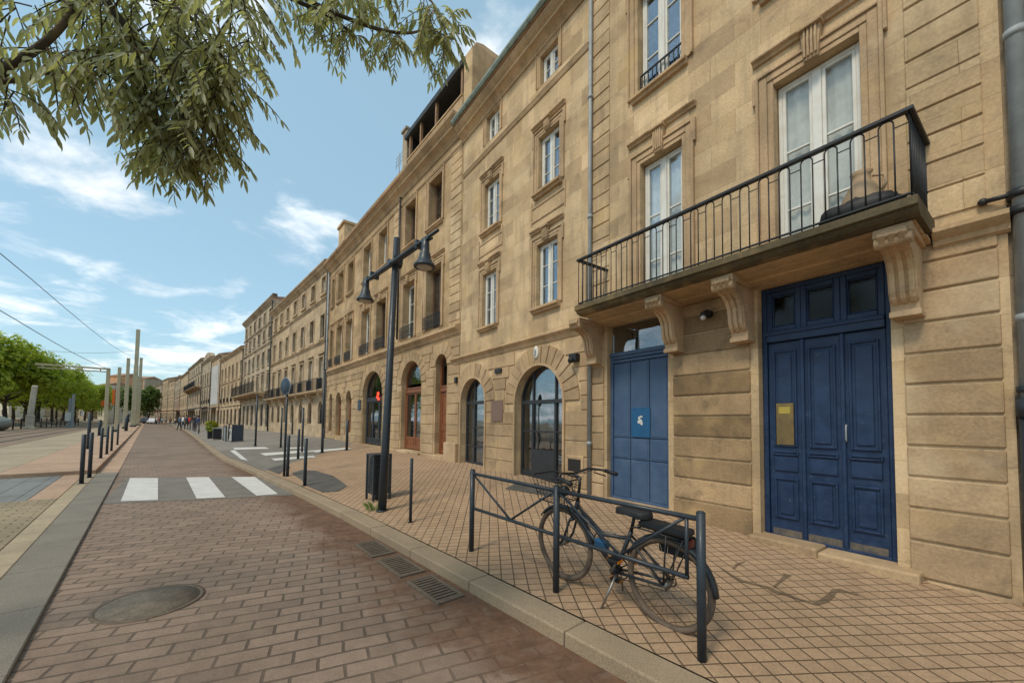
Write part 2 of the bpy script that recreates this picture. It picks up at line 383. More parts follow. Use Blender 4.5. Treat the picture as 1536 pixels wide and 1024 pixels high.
# dark asphalt repair and the lowered edge by the short bollards
def gp(px,py,z=.14): g=G(px,py,z); return (g.x,g.y)
drape('asphalt_patch',MT['asphalt_d'],[gp(437,709),gp(452,706),gp(472,708),gp(500,716),gp(521,730),gp(507,736),gp(484,736),gp(462,727),gp(450,717)],.008,2)
drape('ramp_patch',MT['asphalt_d'],[gp(400,702),gp(428,697),gp(436,702),gp(418,709)],.008,2)
# crossing over the side street
for i,pl in enumerate([[(350,671.5),(398,670.5),(404,673),(352,674.5)],[(345,676),(352,675),(372,691),(362,689)],[(390,680),(455,675.5),(470,677.5),(398,683.5)],[(407,688),(470,683.5),(474,686),(412,691)],[(462,676),(520,671.5),(528,673),(474,678.5)],[(425,671.5),(455,670.6),(458,672.5),(430,673.5)]]):
    vs=[]
    for px,py in pl:
        p=GS(px,py); vs.append((p.x,p.y))
    drape('crosswalk_marking',MT['white_line'],vs,.012,3)
# zebra crossing on the road
zq=[G(150,756),G(442,742),G(400,714.5),G(191,716.5)]
tag(sheet('crossing_surface',MT['asphalt'],[[(p.x,p.y,.004) for p in zq]]),kind='structure')
mbz=MB()
for pl in ([(195,717),(237,717),(237,750),(181,752)],[(279,716),(313,715.5),(338,746),(295,748)],[(347,715.5),(382,715),(417,741),(385,743.5)]):
    mbz.add([(G(x,y).x,G(x,y).y,.009) for x,y in pl],[(0,1,2,3)])
tag(mbz.build('zebra_marking',MT['white_line']),kind='structure')
# left side: granite band, setts, slabs, platform, tracks, promenade
T0,TC,TF=-7.,11.6,150.
def strip(name,mat,t0,t1,o0,o1,z,kerbdown=True,n=1):
    mb=MB(); pts=[Q(t0,o0),Q(t1,o0),Q(t1,o1),Q(t0,o1)]
    mb.prism_z([(p[0],p[1]) for p in pts][::-1],-.12,z); return tag(mb.build(name,mat,bevel=.008),kind='structure')
mb=MB()
for k in range(16):
    t0=T0+k*(TC-T0)/16; t1=T0+(k+1)*(TC-T0)/16-.006
    pts=[Q(t0,0),Q(t1,0),Q(t1,.40),Q(t0,.40)]; mb.prism_z([(p[0],p[1]) for p in pts][::-1],-.12,.035)
tag(mb.build('left_kerb',MT['granite'],bevel=.008),kind='structure')
strip('edging_strip',MT['tan'],T0,TC,.406,.62,.030)
strip('sett_paving',MT['sett'],T0,7.4,.626,4.2,.028)
strip('light_strip',MT['pink'],7.406,TC,.626,1.0,.030)
strip('slab_paving',MT['plank'],7.406,TC,1.006,4.2,.026)
strip('gutter_strip',MT['pink'],TC+.006,TF,0,.42,.015)
strip('platform_edge',MT['pink'],TC+.006,TF,.426,2.1,.13)
strip('platform_paving',MT['tan'],TC+.006,TF,2.106,4.2,.126)
strip('track_bed',MT['track'],-30,190,4.206,10.6,.008)
mb=MB()
for o in (4.32,5.62,7.0,8.4):
    pts=[Q(-30,o),Q(190,o),Q(190,o+.17),Q(-30,o+.17)]; mb.prism_z([(p[0],p[1]) for p in pts][::-1],-.05,.022)
tag(mb.build('tram_rails',MT['rail']),kind='structure')
mb=MB()
for (o0,z0),(o1,z1) in zip([(10.606,.0),(10.75,.12),(13.,.5),(18.,.9),(90,.95)],[(10.75,.12),(13.,.5),(18.,.9),(90,.95),(400,.95)]):
    mb.quad(Q(-30,o0,z0),Q(260,o0,z0),Q(260,o1,z1),Q(-30,o1,z1))
tag(mb.build('promenade',MT['tan']),kind='structure')

# ------------------------------------------------------------------ sky and sun
W=bpy.data.worlds.new('World'); SC.world=W; W.use_nodes=True; W.node_tree.nodes.clear(); t=NT(W.node_tree)
SUN_EL=R(53); SUN_AZ=R(222)       # azimuth measured clockwise from +Y
sky=t.n('ShaderNodeTexSky',sky_type='NISHITA',sun_disc=False,sun_elevation=SUN_EL,sun_rotation=SUN_AZ,air_density=1.,dust_density=1.4,ozone_density=1.2)
v=t.n('ShaderNodeTexCoord').outputs['Generated']; x,y,z=t.sep(v)
den=t.math('ADD',t.math('MAXIMUM',z,0.),.16)
uv=t.comb(t.math('DIVIDE',x,den),t.math('DIVIDE',y,den))
n1=t.noise(t.mapping(uv,loc=(2.2,27.5,0),sc=(1.,1.,1)),2.5,11,.58,.3)
n2=t.noise(t.mapping(uv,loc=(5.4,55.0,0)),.33,3,.5)
cov=t.math('ADD',n1,t.math('MULTIPLY',t.math('SUBTRACT',n2,.5),.55))
hz=t.rng(z,0.,.5,.06,-.012,smooth=False)
cov=t.math('ADD',cov,hz)
cl=t.rng(cov,.50,.76)
skc=t.mix(.42,t.mix(1.,sky.outputs[0],(.86,.96,.92),'MULTIPLY'),(3.9,6.0,7.1))
shade=t.rng(t.noise(t.mapping(uv,loc=(2.2,27.5,.4)),2.2,6,.6),.3,.7,.82,1.05)
cc=t.mix(1.,(9.0,9.0,8.9),shade,'MULTIPLY')
col=t.mix(t.math('MULTIPLY',cl,.88),skc,cc)
bg=t.n('ShaderNodeBackground',{'Color':col,'Strength':.098}); wo=t.n('ShaderNodeOutputWorld'); W.node_tree.links.new(bg.outputs[0],wo.inputs[0])
sl=bpy.data.lights.new('sun','SUN'); sl.energy=1.5; sl.angle=R(13); sl.color=(1.,.885,.72)
so=bpy.data.objects.new('sun',sl); COL.objects.link(so)
sd=Vector((math.sin(SUN_AZ)*math.cos(SUN_EL),math.cos(SUN_AZ)*math.cos(SUN_EL),math.sin(SUN_EL)))
so.rotation_euler=sd.to_track_quat('Z','Y').to_euler(); so.location=sd*60
SC.view_settings.view_transform='Standard'; SC.view_settings.look='None'; SC.view_settings.gamma=1; SC.view_settings.exposure=.69
# ------------------------------------------------------------------ house building blocks (local: X along the front to the right, Y into the house, Z up)
def Op(x0,x1,z0,z1,arch=0.): return dict(x0=x0,x1=x1,z0=z0,z1=z1,a=arch)   # arch = rise of the round head
def arc(o,n=14,grow=0.):
    cx=(o['x0']+o['x1'])/2; rx=(o['x1']-o['x0'])/2+grow; rz=o['a']+grow; sp=o['z1']-o['a']
    return [(cx-rx*math.cos(pi*i/n),sp+rz*math.sin(pi*i/n)) for i in range(n+1)]
def wall(mb,x0,x1,z0,z1,ops,dep=.24,y=0.):
    xs=sorted({x0,x1}|{v for o in ops for v in (o['x0'],o['x1']) if x0<v<x1}); zs=set([z0,z1])
    for o in ops:
        for v in (o['z0'],o['z1'],o['z1']-o['a']):
            if z0<v<z1: zs.add(v)
    zs=sorted(zs)
    for i in range(len(xs)-1):
        for j in range(len(zs)-1):
            cx=(xs[i]+xs[i+1])/2; cz=(zs[j]+zs[j+1])/2
            if any(o['x0']<cx<o['x1'] and o['z0']<cz<o['z1'] for o in ops): continue
            mb.quad((xs[i],y,zs[j]),(xs[i+1],y,zs[j]),(xs[i+1],y,zs[j+1]),(xs[i],y,zs[j+1]))
    for o in ops:
        a,b,c,d=o['x0'],o['x1'],max(o['z0'],z0),o['z1']; sp=d-o['a']; Y=y+dep
        mb.quad((a,y,c),(a,y,sp),(a,Y,sp),(a,Y,c)); mb.quad((b,y,sp),(b,y,c),(b,Y,c),(b,Y,sp))
        mb.quad((a,y,c),(a,Y,c),(b,Y,c),(b,y,c))
        if o['a']<=0: mb.quad((a,y,d),(b,y,d),(b,Y,d),(a,Y,d))
        else:
            P=arc(o)
            for (u0,w0),(u1,w1) in zip(P,P[1:]):
                mb.quad((u0,y,w0),(u1,y,w1),(u1,y,d),(u0,y,d))
                mb.quad((u1,y,w1),(u0,y,w0),(u0,Y,w0),(u1,Y,w1))
def shell(mb,x0,x1,z0,z1,depth,y=0.,top=True):
    mb.quad((x0,y,z0),(x0,y,z1),(x0,depth,z1),(x0,depth,z0)); mb.quad((x1,y,z1),(x1,y,z0),(x1,depth,z0),(x1,depth,z1))
    mb.quad((x0,depth,z0),(x0,depth,z1),(x1,depth,z1),(x1,depth,z0))
    if top: mb.quad((x0,y,z1),(x1,y,z1),(x1,depth,z1),(x0,depth,z1))
def half_at(o,z):
    """half width of an opening at height z (None outside)"""
    if z<o['z0'] or z>o['z1']: return None
    h=(o['x1']-o['x0'])/2; sp=o['z1']-o['a']
    if z<=sp or o['a']==0: return h
    return h*math.sqrt(max(0,1-((z-sp)/o['a'])**2))
def courses(mb,x0,x1,zl,ops,proj=.025,gap=.014,ln=(.45,.95),jamb=.0,ring=0.,rg=rnd,solid=False,var=.5):
    for zi,(a,b) in enumerate(zip(zl,zl[1:])):
        cuts=[]
        for o in ops:
            ws=[]
            for z in (a+.02,(a+b)/2,b-.02):
                oo=dict(o)
                if ring: oo=dict(o,x0=o['x0'],x1=o['x1'])
                h=half_at(oo,z)
                if h is not None: ws.append(h)
                if ring and o['a']>0:
                    sp=o['z1']-o['a']
                    if z>sp-.0:
                        rr=o['a']+ring; hh=(o['x1']-o['x0'])/2+ring
                        q=1-((z-sp)/rr)**2
                        if q>0: ws.append(hh*math.sqrt(q))
            if ws:
                cx=(o['x0']+o['x1'])/2; w=max(ws)+jamb; cuts.append((cx-w,cx+w))
        spans=[(x0,x1)]
        for c0,c1 in cuts:
            ns=[]
            for s0,s1 in spans:
                if c1<=s0 or c0>=s1: ns.append((s0,s1)); continue
                if c0-s0>.06: ns.append((s0,c0))
                if s1-c1>.06: ns.append((c1,s1))
            spans=ns
        for s0,s1 in spans:
            xs=[s0]
            if not solid:
                while s1-xs[-1]>ln[1]: xs.append(xs[-1]+rg.uniform(*ln)*(.7 if len(xs)==1 and zi%2 else 1))
                if len(xs)>1 and s1-xs[-1]<.18: xs.pop()
            xs.append(s1)
            for u,v in zip(xs,xs[1:]):
                mb.tint=rg.uniform(-var,var); p=proj+rg.uniform(-.004,.004)
                gx=.0025
                mb.box(u+gx,v-gx,-p,.015,a+gap/2,b-gap/2)
    mb.tint=0.
def voussoirs(mb,o,ring,n,proj=.026,gap=.010,rg=rnd,zmax=99):
    cx=(o['x0']+o['x1'])/2; rx=(o['x1']-o['x0'])/2; sp=o['z1']-o['a']; rz=o['a']
    for i in range(n):
        a0=pi*i/n+gap; a1=pi*(i+1)/n-gap; P=[]
        k=3
        for j in range(k+1):
            a=a0+(a1-a0)*j/k; P.append((cx-(rx+.004)*math.cos(a),sp+(rz+.004)*math.sin(a)))
        for j in range(k,-1,-1):
            a=a0+(a1-a0)*j/k; P.append((cx-(rx+ring)*math.cos(a),min(zmax,sp+(rz+ring)*math.sin(a))))
        mb.tint=rg.uniform(-.4,.4); mb.prism_y(P,-proj-rg.uniform(0,.005),.015)
    mb.tint=0.
def archivolt(mb,o,w=.05,proj=.04,n=20):
    """moulded ring round an arch with straight jambs"""
    cx=(o['x0']+o['x1'])/2; rx=(o['x1']-o['x0'])/2; sp=o['z1']-o['a']; rz=o['a']
    A=[(o['x0'],o['z0'])]+arc(o,n)+[(o['x1'],o['z0'])]
    B=[(o['x0']-w,o['z0'])]+[(cx-(rx+w)*math.cos(pi*i/n),sp+(rz+w)*math.sin(pi*i/n)) for i in range(n+1)]+[(o['x1']+w,o['z0'])]
    for i in range(len(A)-1):
        mb.prism_y([A[i],A[i+1],B[i+1],B[i]],-proj,.012)
def frame_bars(mb,x0,x1,z0,z1,y,t,d,bot=None):
    b=bot or t
    mb.box(x0,x0+t,y,y+d,z0,z1); mb.box(x1-t,x1,y,y+d,z0,z1); mb.box(x0+t,x1-t,y,y+d,z1-t,z1); mb.box(x0+t,x1-t,y,y+d,z0,z0+b)
def curtain(parent,x0,x1,z0,z1,y,mat,amp=.018,per=.11,name='curtain'):
    mb=MB(); n=max(8,int((x1-x0)/.02)); mb.smooth=True; ph=rnd.uniform(0,6)
    vs=[];fs=[]
    for i in range(n+1):
        x=x0+(x1-x0)*i/n
        yy=y+amp*math.sin(2*pi*x/per+ph+1.3*math.sin(5*x))
        vs+= [(x,yy,z0),(x,yy+.01,z1)]
    for i in range(n): fs.append((2*i,2*i+2,2*i+3,2*i+1))
    mb.add(vs,fs); return mb.build(name,mat,parent)
def window(par,o,y=.11,t=.045,leaf=.035,rows=(0.36,0.7),mull=.075,mat='white',cur=0,pane='pane',sill=.0,sillp=.06,bar=.02,cols=2,ins=.012,rail=0.):
    """casement window filling an opening; rows = fractions of the height with glazing bars"""
    x0,x1,z0,z1=o['x0']+ins,o['x1']-ins,o['z0']+.01,o['z1']-ins
    mb=MB(); d=.06
    frame_bars(mb,x0,x1,z0,z1,y,t,d)
    cx=(x0+x1)/2
    if cols==2:
        mb.box(cx-mull/2,cx+mull/2,y-.014,y+d-.006,z0+t,z1-t)
        cells=[(x0+t,cx-mull/2),(cx+mull/2,x1-t)]
    else: cells=[(x0+t,x1-t)]
    for a,b in cells:
        frame_bars(mb,a,b,z0+t,z1-t,y+.004,leaf,d-.012,leaf+rail)
        for r in rows:
            z=z0+(z1-z0)*r; mb.box(a+leaf,b-leaf,y+.012,y+.044,z-bar/2,z+bar/2)
    w=mb.build('window',MT[mat],par,bevel=.004)
    g=MB(); g.box(x0+t,x1-t,y+.026,y+.030,z0+t,z1-t); g.build('pane',MT[pane],w)
    if cur==1:
        curtain(w,x0+t,x1-t,z0+t,z1-t,y+.075,MT['curtain'],.010)
    elif cur==2:
        k=(x1-x0)*.30; curtain(w,x0+t,x0+t+k,z0+t,z1-t,y+.14,MT['curtain2'],.025,.09); curtain(w,x1-t-k,x1-t,z0+t,z1-t,y+.14,MT['curtain2'],.025,.09)
    b=MB(); b.box(o['x0']-.3,o['x1']+.3,y+.9,y+.95,o['z0']-.2,o['z1']+.2); b.build('dark_room',MT['dark'],w)
    if sill:
        s=MB(); s.prism_x([(.03,o['z0']-sill),(-sillp*.5,o['z0']-sill),(-sillp*.6,o['z0']-sill*.6),(-sillp,o['z0']-sill*.5),(-sillp,o['z0']-.012),(-sillp+.012,o['z0']),(y+.02,o['z0']+.006),(y+.02,o['z0']-.02),(.03,o['z0']-.02)],o['x0']-.10,o['x1']+.10)
        s.build('sill',MT['stone_trim'],w)
    return w
def surround(par,o,w=.12,proj=.03,fil=.03,head=0.,key=False,foot=None,ears=.0,mat='stone_trim'):
    """moulded stone architrave with an outer fillet, optional cornice and keystone"""
    mb=MB(); a,b,c,d=o['x0'],o['x1'],foot if foot is not None else o['z0'],o['z1']
    def fr(w0,w1,p,y1=.012,ear=0.):
        mb.box(a-w1,a-w0,-p,y1,c,d+w1); mb.box(b+w0,b+w1,-p,y1,c,d+w1); mb.box(a-w0,b+w0,-p,y1,d+w0,d+w1)
        if ear:
            mb.box(a-w1-ear,a-w1,-p,y1,d-.15,d+w1); mb.box(b+w1,b+w1+ear,-p,y1,d-.15,d+w1)
    fr(0.001,w*.42,proj*.55); fr(w*.42,w,proj,ear=ears); fr(w,w+fil,proj+.022,ear=ears)
    if head:
        z=d+w+fil+head
        mb.prism_x([(.012,z),(-.03,z),(-.04,z+.03),(-.08,z+.05),(-.08,z+.075),(.012,z+.09)],a-w-fil-ears,b+w+fil+ears)
    so=mb.build('window_surround',MT[mat],par,bevel=.006)
    if key:
        k=MB(); cx=(a+b)/2; h=w+fil+max(head,.05)+.03; kw=.085
        k.prism_y([(cx-kw*.75,d-.01),(cx+kw*.75,d-.01),(cx+kw*1.15,d+h),(cx-kw*1.15,d+h)],-proj-.05,.01)
        for q in (-.6,-.2,.2,.6): k.prism_x([(-proj-.075,d+.02),(-proj-.085,d+h*.5),(-proj-.07,d+h-.03),(-proj-.04,d+h-.03),(-proj-.04,d+.02)],cx+kw*q-.012,cx+kw*q+.012)
        k.prism_x([(-proj-.10,d+h-.04),(-proj-.10,d+h),(0,d+h+.01),(0,d+h-.05)],cx-kw*1.3,cx+kw*1.3)
        k.build('keystone',MT[mat],so,bevel=.008,seg=2)
    return so
def cornice(par,x0,x1,z,prof,mat='stone_trim',name='cornice'):
    """profile list of (projection,height) going up from z"""
    mb=MB(); n=max(1,int((x1-x0)/1.6)); poly=[(.01,z+prof[0][1])]+[(-p,z+h) for p,h in prof]+[(.01,z+prof[-1][1])]
    for k in range(n):
        a=x0+(x1-x0)*k/n; b=x0+(x1-x0)*(k+1)/n; mb.tint=rnd.uniform(-.25,.25); mb.prism_x(poly,a,b-.002)
    return mb.build(name,MT[mat],par)
BAND=[(.02,0),(.035,.03),(.05,.07),(.085,.10),(.12,.13),(.12,.16),(.10,.17),(.03,.20)]
EAVE=[(.03,0),(.05,.05),(.09,.10),(.15,.15),(.22,.19),(.22,.25),(.27,.29),(.33,.36),(.34,.42)]
def slim_rail(par,x0,x1,z0,h,y,name='window_guard',step=.09,pattern=0,mat='iron',bw=.007):
    mb=MB(); mb.box(x0,x1,y-.012,y+.012,z0+h-.02,z0+h); mb.box(x0,x1,y-.008,y+.008,z0+.05,z0+.065)
    n=max(2,round((x1-x0)/step)); 
    for i in range(n+1):
        x=x0+(x1-x0)*i/n; mb.box(x-bw,x+bw,y-bw,y+bw,z0,z0+h-.02)
        if pattern and i<n:
            xm=x+(x1-x0)/n/2; rr=(x1-x0)/n/2-.006
            for zc in ((z0+.13,z0+h*.5,z0+h-.13) if pattern==2 else (z0+.13,z0+h-.12)):
                mb.tube([(xm+rr*math.cos(2*pi*k/8),y,zc+rr*1.3*math.sin(2*pi*k/8)) for k in range(8)],.006,4,closed=True)
    return mb.build(name,MT[mat],par)
def downpipe(par,x,y,z0,z1,r=.05,mat='zinc',collars=()):
    mb=MB(); mb.tube([(x,y,z0),(x,y,z1)],r,12)
    for z in collars: mb.tube([(x,y,z-.03),(x,y,z+.03)],r+.012,12); mb.box(x-.012,x+.012,y,y+.12,z-.012,z+.012)
    return mb.build('downpipe',MT[mat],par)

# ================================================================== house 1 : blue doors and long balcony
def house1():
    b=thing('house','pale stone house with two blue doors under a long iron balcony','house',F1.w(3.84),rz_of(F1.d))
    W=4.56; H=12.6
    dR=Op(2.69,3.85,.20,3.19); dL=Op(.37,1.50,.30,3.18)
    w1=Op(1.04,1.74,3.40,5.62); w2=Op(2.90,3.68,3.40,5.58)
    u1=Op(1.0,1.74,6.76,8.45); u2=Op(2.88,3.70,6.76,8.45); t1=Op(1.0,1.74,9.7,11.2); t2=Op(2.88,3.70,9.7,11.2)
    mb=MB(); ops=[dR,dL,w1,w2,u1,u2,t1,t2]
    wall(mb,0,W,-.2,H,ops,.20); shell(mb,0,W,-.2,H,9.)
    mb.build('wall',MT['stone'],b)
    zl=[.20,.53,.82,1.10,1.38,1.66,1.94,2.22,2.50,2.78,3.04,3.20]
    for xa,xb in ((.03,.37-.06),(1.50+.085,2.69-.085),(3.85+.085,W-.05)):
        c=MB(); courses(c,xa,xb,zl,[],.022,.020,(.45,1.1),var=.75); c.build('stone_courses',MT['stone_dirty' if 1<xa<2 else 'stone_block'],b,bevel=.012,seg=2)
    # plinth
    for x0,x1 in ((0,.32),(1.56,2.60),(4.03,W)): p=MB(); p.box(x0,x1,-.045,.01,-.1,.195); p.build('plinth',MT['stone_block'],b,bevel=.02,seg=2)
    # quoin strips above the balcony
    for x0,x1 in ((.03,.42),(W-.56,W-.10)):
        c=MB(); courses(c,x0,x1,[3.42+.262*k for k in range(35)],[],.016,.018,solid=True,var=.25); c.build('quoin_strip',MT['stone'],b,bevel=.007)
    cornice(b,W-.41,W+.02,3.14,[(.02,0),(.05,.02),(.06,.06),(.10,.09),(.13,.12),(.13,.16),(.02,.19)])
    # windows
    for o,cur,hd in ((w1,1,.16),(w2,1,.16),(u1,0,.15),(u2,0,.15),(t1,0,.1),(t2,2,.1)):
        tall=o['z0']<4
        w=window(b,o,y=.10,rows=(.30,.62) if tall else (.36,.70),cur=cur,mull=.085,t=.04,pane='pane_c' if tall else 'pane',sill=0 if tall else .10,sillp=.10,rail=.16 if tall else 0,bar=.024)
        surround(w,o,.15,.03,.035,hd,key=tall or True,foot=3.4 if tall else o['z0'],ears=.03)
    w=[c for c in b.children if c.name.startswith('window')][2]
    slim_rail(w,u1['x0']+.01,u1['x1']-.01,u1['z0']+.02,.34,.05,step=.07)
    # raised panels between storeys
    # door at the right: navy, three leaves, glazed transom
    y=.11
    d=MB(); x0,x1,z0,z1=2.695,3.845,.27,3.185; zt=2.59
    frame_bars(d,x0,x1,z0-.03,z1,y-.01,.05,.09); d.box(x0+.05,x1-.05,y-.03,y+.08,zt-.06,zt+.07); d.box(x0+.05,x1-.05,y-.05,y+.0,zt+.02,zt+.05)
    xs=[x0+.05,x0+.05+.345,x0+.05+.70,x1-.05]
    # transom frames
    for a,bb in zip(xs,xs[1:]):
        frame_bars(d,a,bb,zt+.07,z1-.05,y,.055,.06); frame_bars(d,a+.055,bb-.055,zt+.125,z1-.105,y+.012,.016,.04)
    dr=d.build('door',MT['blue'],b,bevel=.006)
    g=MB()
    for a,bb in zip(xs,xs[1:]): g.box(a+.06,bb-.06,y+.03,y+.034,zt+.13,z1-.11)
    g.build('transom_pane',MT['pane_d'],dr); k=MB(); k.box(x0,x1,y+.3,y+.32,zt,z1); k.build('dark_room',MT['dark'],dr)
    for i,(a,bb) in enumerate(zip(xs,xs[1:])):
        m=MB(); yb=y+.02; zb=.285; zt2=zt-.065
        m.box(a+.004,bb-.004,yb,yb+.04,zb,zt2)                       # slab
        def panel(pa,pb,pc,pd):
            frame_bars(m,pa,pb,pc,pd,yb-.022,.022,.024); m.box(pa+.05,pb-.05,yb-.014,yb+.002,pc+.05,pd-.05)
        inx=.055
        panel(a+inx,bb-inx,zb+1.02,zt2-.10); panel(a+inx,bb-inx,zb+.20,zb+.66)
        m.box(a+inx,bb-inx,yb-.020,yb+.002,zb+.74,zb+.90); frame_bars(m,a+inx-.01,bb-inx+.01,zb+.92,zb+.97,yb-.03,.02,.03)
        if i: m.box(a-.012,a+.022,yb-.03,yb+.02,zb,zt2)
        lf=m.build('door_leaf',MT['blue'],dr,bevel=.005)
        kp=MB(); kp.box(a+.03,bb-.03,yb-.006,yb+.002,zb+.004,zb+.075); kp.build('bare_bottom_rail',MT['scuff'],lf)
        if i==0:
            q=MB(); q.box(a+.085,bb-.085,yb-.030,yb-.012,zb+1.04,zb+1.52); pl=q.build('brass_plate',MT['brass'],lf,bevel=.004)
            q=MB(); q.box(a+.115,bb-.115,yb-.034,yb-.029,zb+1.40,zb+1.48); q.build('yellow_sticker',MT['yellow'],pl)
        if i==2:
            q=MB(); q.tube([(a+.03,yb-.035,zb+1.1),(a+.03,yb-.05,zb+1.13),(a+.03,yb-.05,zb+1.25),(a+.03,yb-.035,zb+1.28)],.008,6); q.build('handle',MT['zinc'],lf)
    for tt,q0,q1,qy,qz in ((-.3,2.62,3.28,-.17,.285),(.1,3.284,4.02,-.19,.262)): s=MB(); s.tint=tt; s.box(q0,q1,qy,.16,-.08,qz); s.build('door_step',MT['stone_block'],b,bevel=.02,seg=2)
    # door at the left: steel blue boarded panels with glazed fanlight
    d=MB(); x0,x1,z0,z1=.375,1.495,.36,3.175; zt=2.60; y=.10
    frame_bars(d,x0,x1,z0-.05,zt+.06,y-.02,.05,.09); d.box(x0+.003,x1-.003,y-.045,y+.05,zt+.06,zt+.12); d.box(x0+.05,x1-.05,y-.03,y+.05,zt-.05,zt-.004)
    xs=[x0+.05,x0+.39,x0+.74,x1-.05]; zs=[z0-.02,z0+.62,z0+.96,zt-.05]
    for a,bb in zip(xs,xs[1:]):
        for c0,c1 in zip(zs,zs[1:]):
            d.box(a+.006,bb-.006,y,y+.04,c0+.006,c1-.006); d.box(a+.03,bb-.03,y-.006,y+.01,c0+.03,c1-.03)
    d.box(x0+.02,x1-.02,y+.03,y+.06,z0-.04,zt)
    dl=d.build('door',MT['blue2'],b,bevel=.005); dl['label']='steel blue boarded door with a small notice'
    m=MB(); m.box(xs[1]+.03,xs[2]+.02,y-.018,y-.008,z0+.98,z0+1.44); nt_=m.build('notice',MT['notice'],dl)
    zc=z0+1.24; xc=(xs[1]+xs[2])/2+.02; k=.052
    P=[(-.9,.9),(.2,1.4),(1.,1.35),(1.1,.95),(.2,.8),(-.1,.45),(.75,.25),(1.1,-.6),(1.15,-1.3),(.55,-1.45),(-.2,-.9),(-1.,-.8),(-1.15,-.2),(-.45,.1),(-.7,.4)]
    q=MB(); q.prism_y([(xc+a*k*.8,zc+c*k) for a,c in P],y-.021,y-.0175); q.build('notice_mark',MT['white_line'],nt_)
    g=MB(); g.box(x0+.02,x1-.02,y+.03,y+.036,zt+.12,z1-.005); g.build('transom_pane',MT['shopglass'],dl); k=MB(); k.box(x0-.1,x1+.1,y+.5,y+.52,zt,z1+.1); k.build('dark_room',MT['dark'],dl)
    s=MB(); s.box(.33,1.54,-.06,.14,-.05,.325); s.build('door_step',MT['stone_block'],b,bevel=.015)
    # moulded bed under the balcony
    cornice(b,.0,W-.42,3.195,[(.05,0),(.22,.015),(.24,.03)])
    s=MB(); s.prism_x([(.01,3.225),(-.40,3.225),(-.40,3.235),(-.52,3.24),(-.58,3.254),(.01,3.254)],.38,4.12); s.build('balcony_soffit',MT['stone_trim'],b)
    # balcony
    bx0,bx1,zp=.34,4.16,.74
    s=MB(); n=4
    for i in range(n):
        a=bx0+(bx1-bx0)*i/n; c2=bx0+(bx1-bx0)*(i+1)/n; s.tint=rnd.uniform(-.3,.3)
        s.prism_x([(.01,3.255),(-zp+.12,3.255),(-zp+.07,3.275),(-zp+.04,3.30),(-zp+.04,3.315),(-zp,3.325),(-zp,3.395),(-zp+.01,3.40),(.01,3.405)],a,c2-.001)
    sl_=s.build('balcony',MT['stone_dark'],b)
    r=MB(); zr=4.13; yr=-zp+.05; xa,xb=bx0+.04,bx1-.04; z0=3.44
    def railrun(P,Q,n,arch=True):
        P=Vector(P);Qv=Vector(Q); dd=(Qv-P)/n; u=dd.normalized(); w=dd.length
        for i in range(n+1):
            p=P+dd*i; r.tube([(p.x,p.y,3.41),(p.x,p.y,zr-(.055 if arch and 0<i<n else .01))],.0065,6)
            if i<n:
                if arch and i%2==0:
                    r.tube([(p+dd*.5-u*(w/2)*math.cos(pi*k/6)).to_tuple()[:2]+(zr-.055+.040*math.sin(pi*k/6),) for k in range(7)],.0065,6)
                elif arch: 
                    a=p; c=p+dd; r.tube([(a.x,a.y,zr-.10),(c.x,c.y,zr-.10)],.005,6)
    railrun((xa,yr,0),(xb,yr,0),40); railrun((xa,yr,0),(xa,-.01,0),8,False); railrun((xb,yr,0),(xb,-.01,0),10,False)
    rl=r.build('railing',MT['iron'],sl_)
    r=MB(); 
    r.box(xa-.03,xb+.03,yr-.028,yr+.028,zr-.012,zr+.022); r.box(xa-.03,xa+.03,yr+.03,-.005,zr-.012,zr+.02); r.box(xb-.03,xb+.03,yr+.03,-.005,zr-.012,zr+.02)
    r.box(xa,xb,yr-.011,yr+.011,3.43,3.45); r.box(xb-.01,xb+.01,yr+.012,-.005,3.43,3.45); r.box(xa-.01,xa+.01,yr+.012,-.005,3.43,3.45)
    r.build('handrail',MT['iron'],sl_,bevel=.006,seg=2)
    # corbels
    for xc in (.19,1.66,2.56,3.98):
        k=MB(); pr=[(.01,3.25),(-.56,3.25),(-.62,3.22),(-.63,3.17),(-.58,3.12),(-.50,3.08),(-.42,3.06),(-.34,3.01),(-.285,2.93),(-.27,2.84),(-.26,2.76),(-.23,2.70),(-.185,2.66),(-.175,2.58),(.01,2.58)]
        k.prism_x(pr,xc-.095,xc+.095)
        for q in (-.062,0,.062): k.prism_x([(y_-.022 if y_<0 else y_,z_) for y_,z_ in pr[3:13]]+[(.0,2.70),(.0,3.17)],xc+q-.020,xc+q+.020)
        k.box(xc-.125,xc+.125,-.60,.01,3.175,3.252); k.box(xc-.105,xc+.105,-.20,.01,2.545,2.60)
        k.tube([(xc-.12,-.55,3.14),(xc+.12,-.55,3.14)],.055,12)
        k.build('corbel',MT['stone_trim'],b,bevel=.008,seg=2)
    # small spotlight under the balcony
    k=MB(); k.tube([(2.12,-.01,3.00),(2.12,-.10,3.00)],.05,10); k.ball((2.12,-.15,2.97),.05,.06,.05); sp=k.build('wall_spotlight',MT['iron'],b)
    k=MB(); k.ball((2.12,-.18,2.93),.033,.033,.033); k.build('bulb',MT['white'],sp)
    downpipe(b,.03,-.065,.25,12.4,.034,'zinc',(1.2,3.0,5.2,7.4,9.6))
    r=MB(); r.prism_x([(-.35,H),(4.5,H+2.2),(9.,H),(9.,H-.1),(-.35,H-.1)],-.02,W+.02); r.build('roof',MT['tileroof'],b)
    return b
MT['brass']=paint('tarnished_brass',(.22,.155,.055),(.14,.10,.05),(.06,.05,.03),.45,metal=.3,amt=.6)
MT['yellow']=flat('yellow_sticker',(.34,.26,.05),.6)
MT['notice']=paint('bright_blue_notice',(.01,.085,.20),(.012,.075,.18),None,.4)
house1()

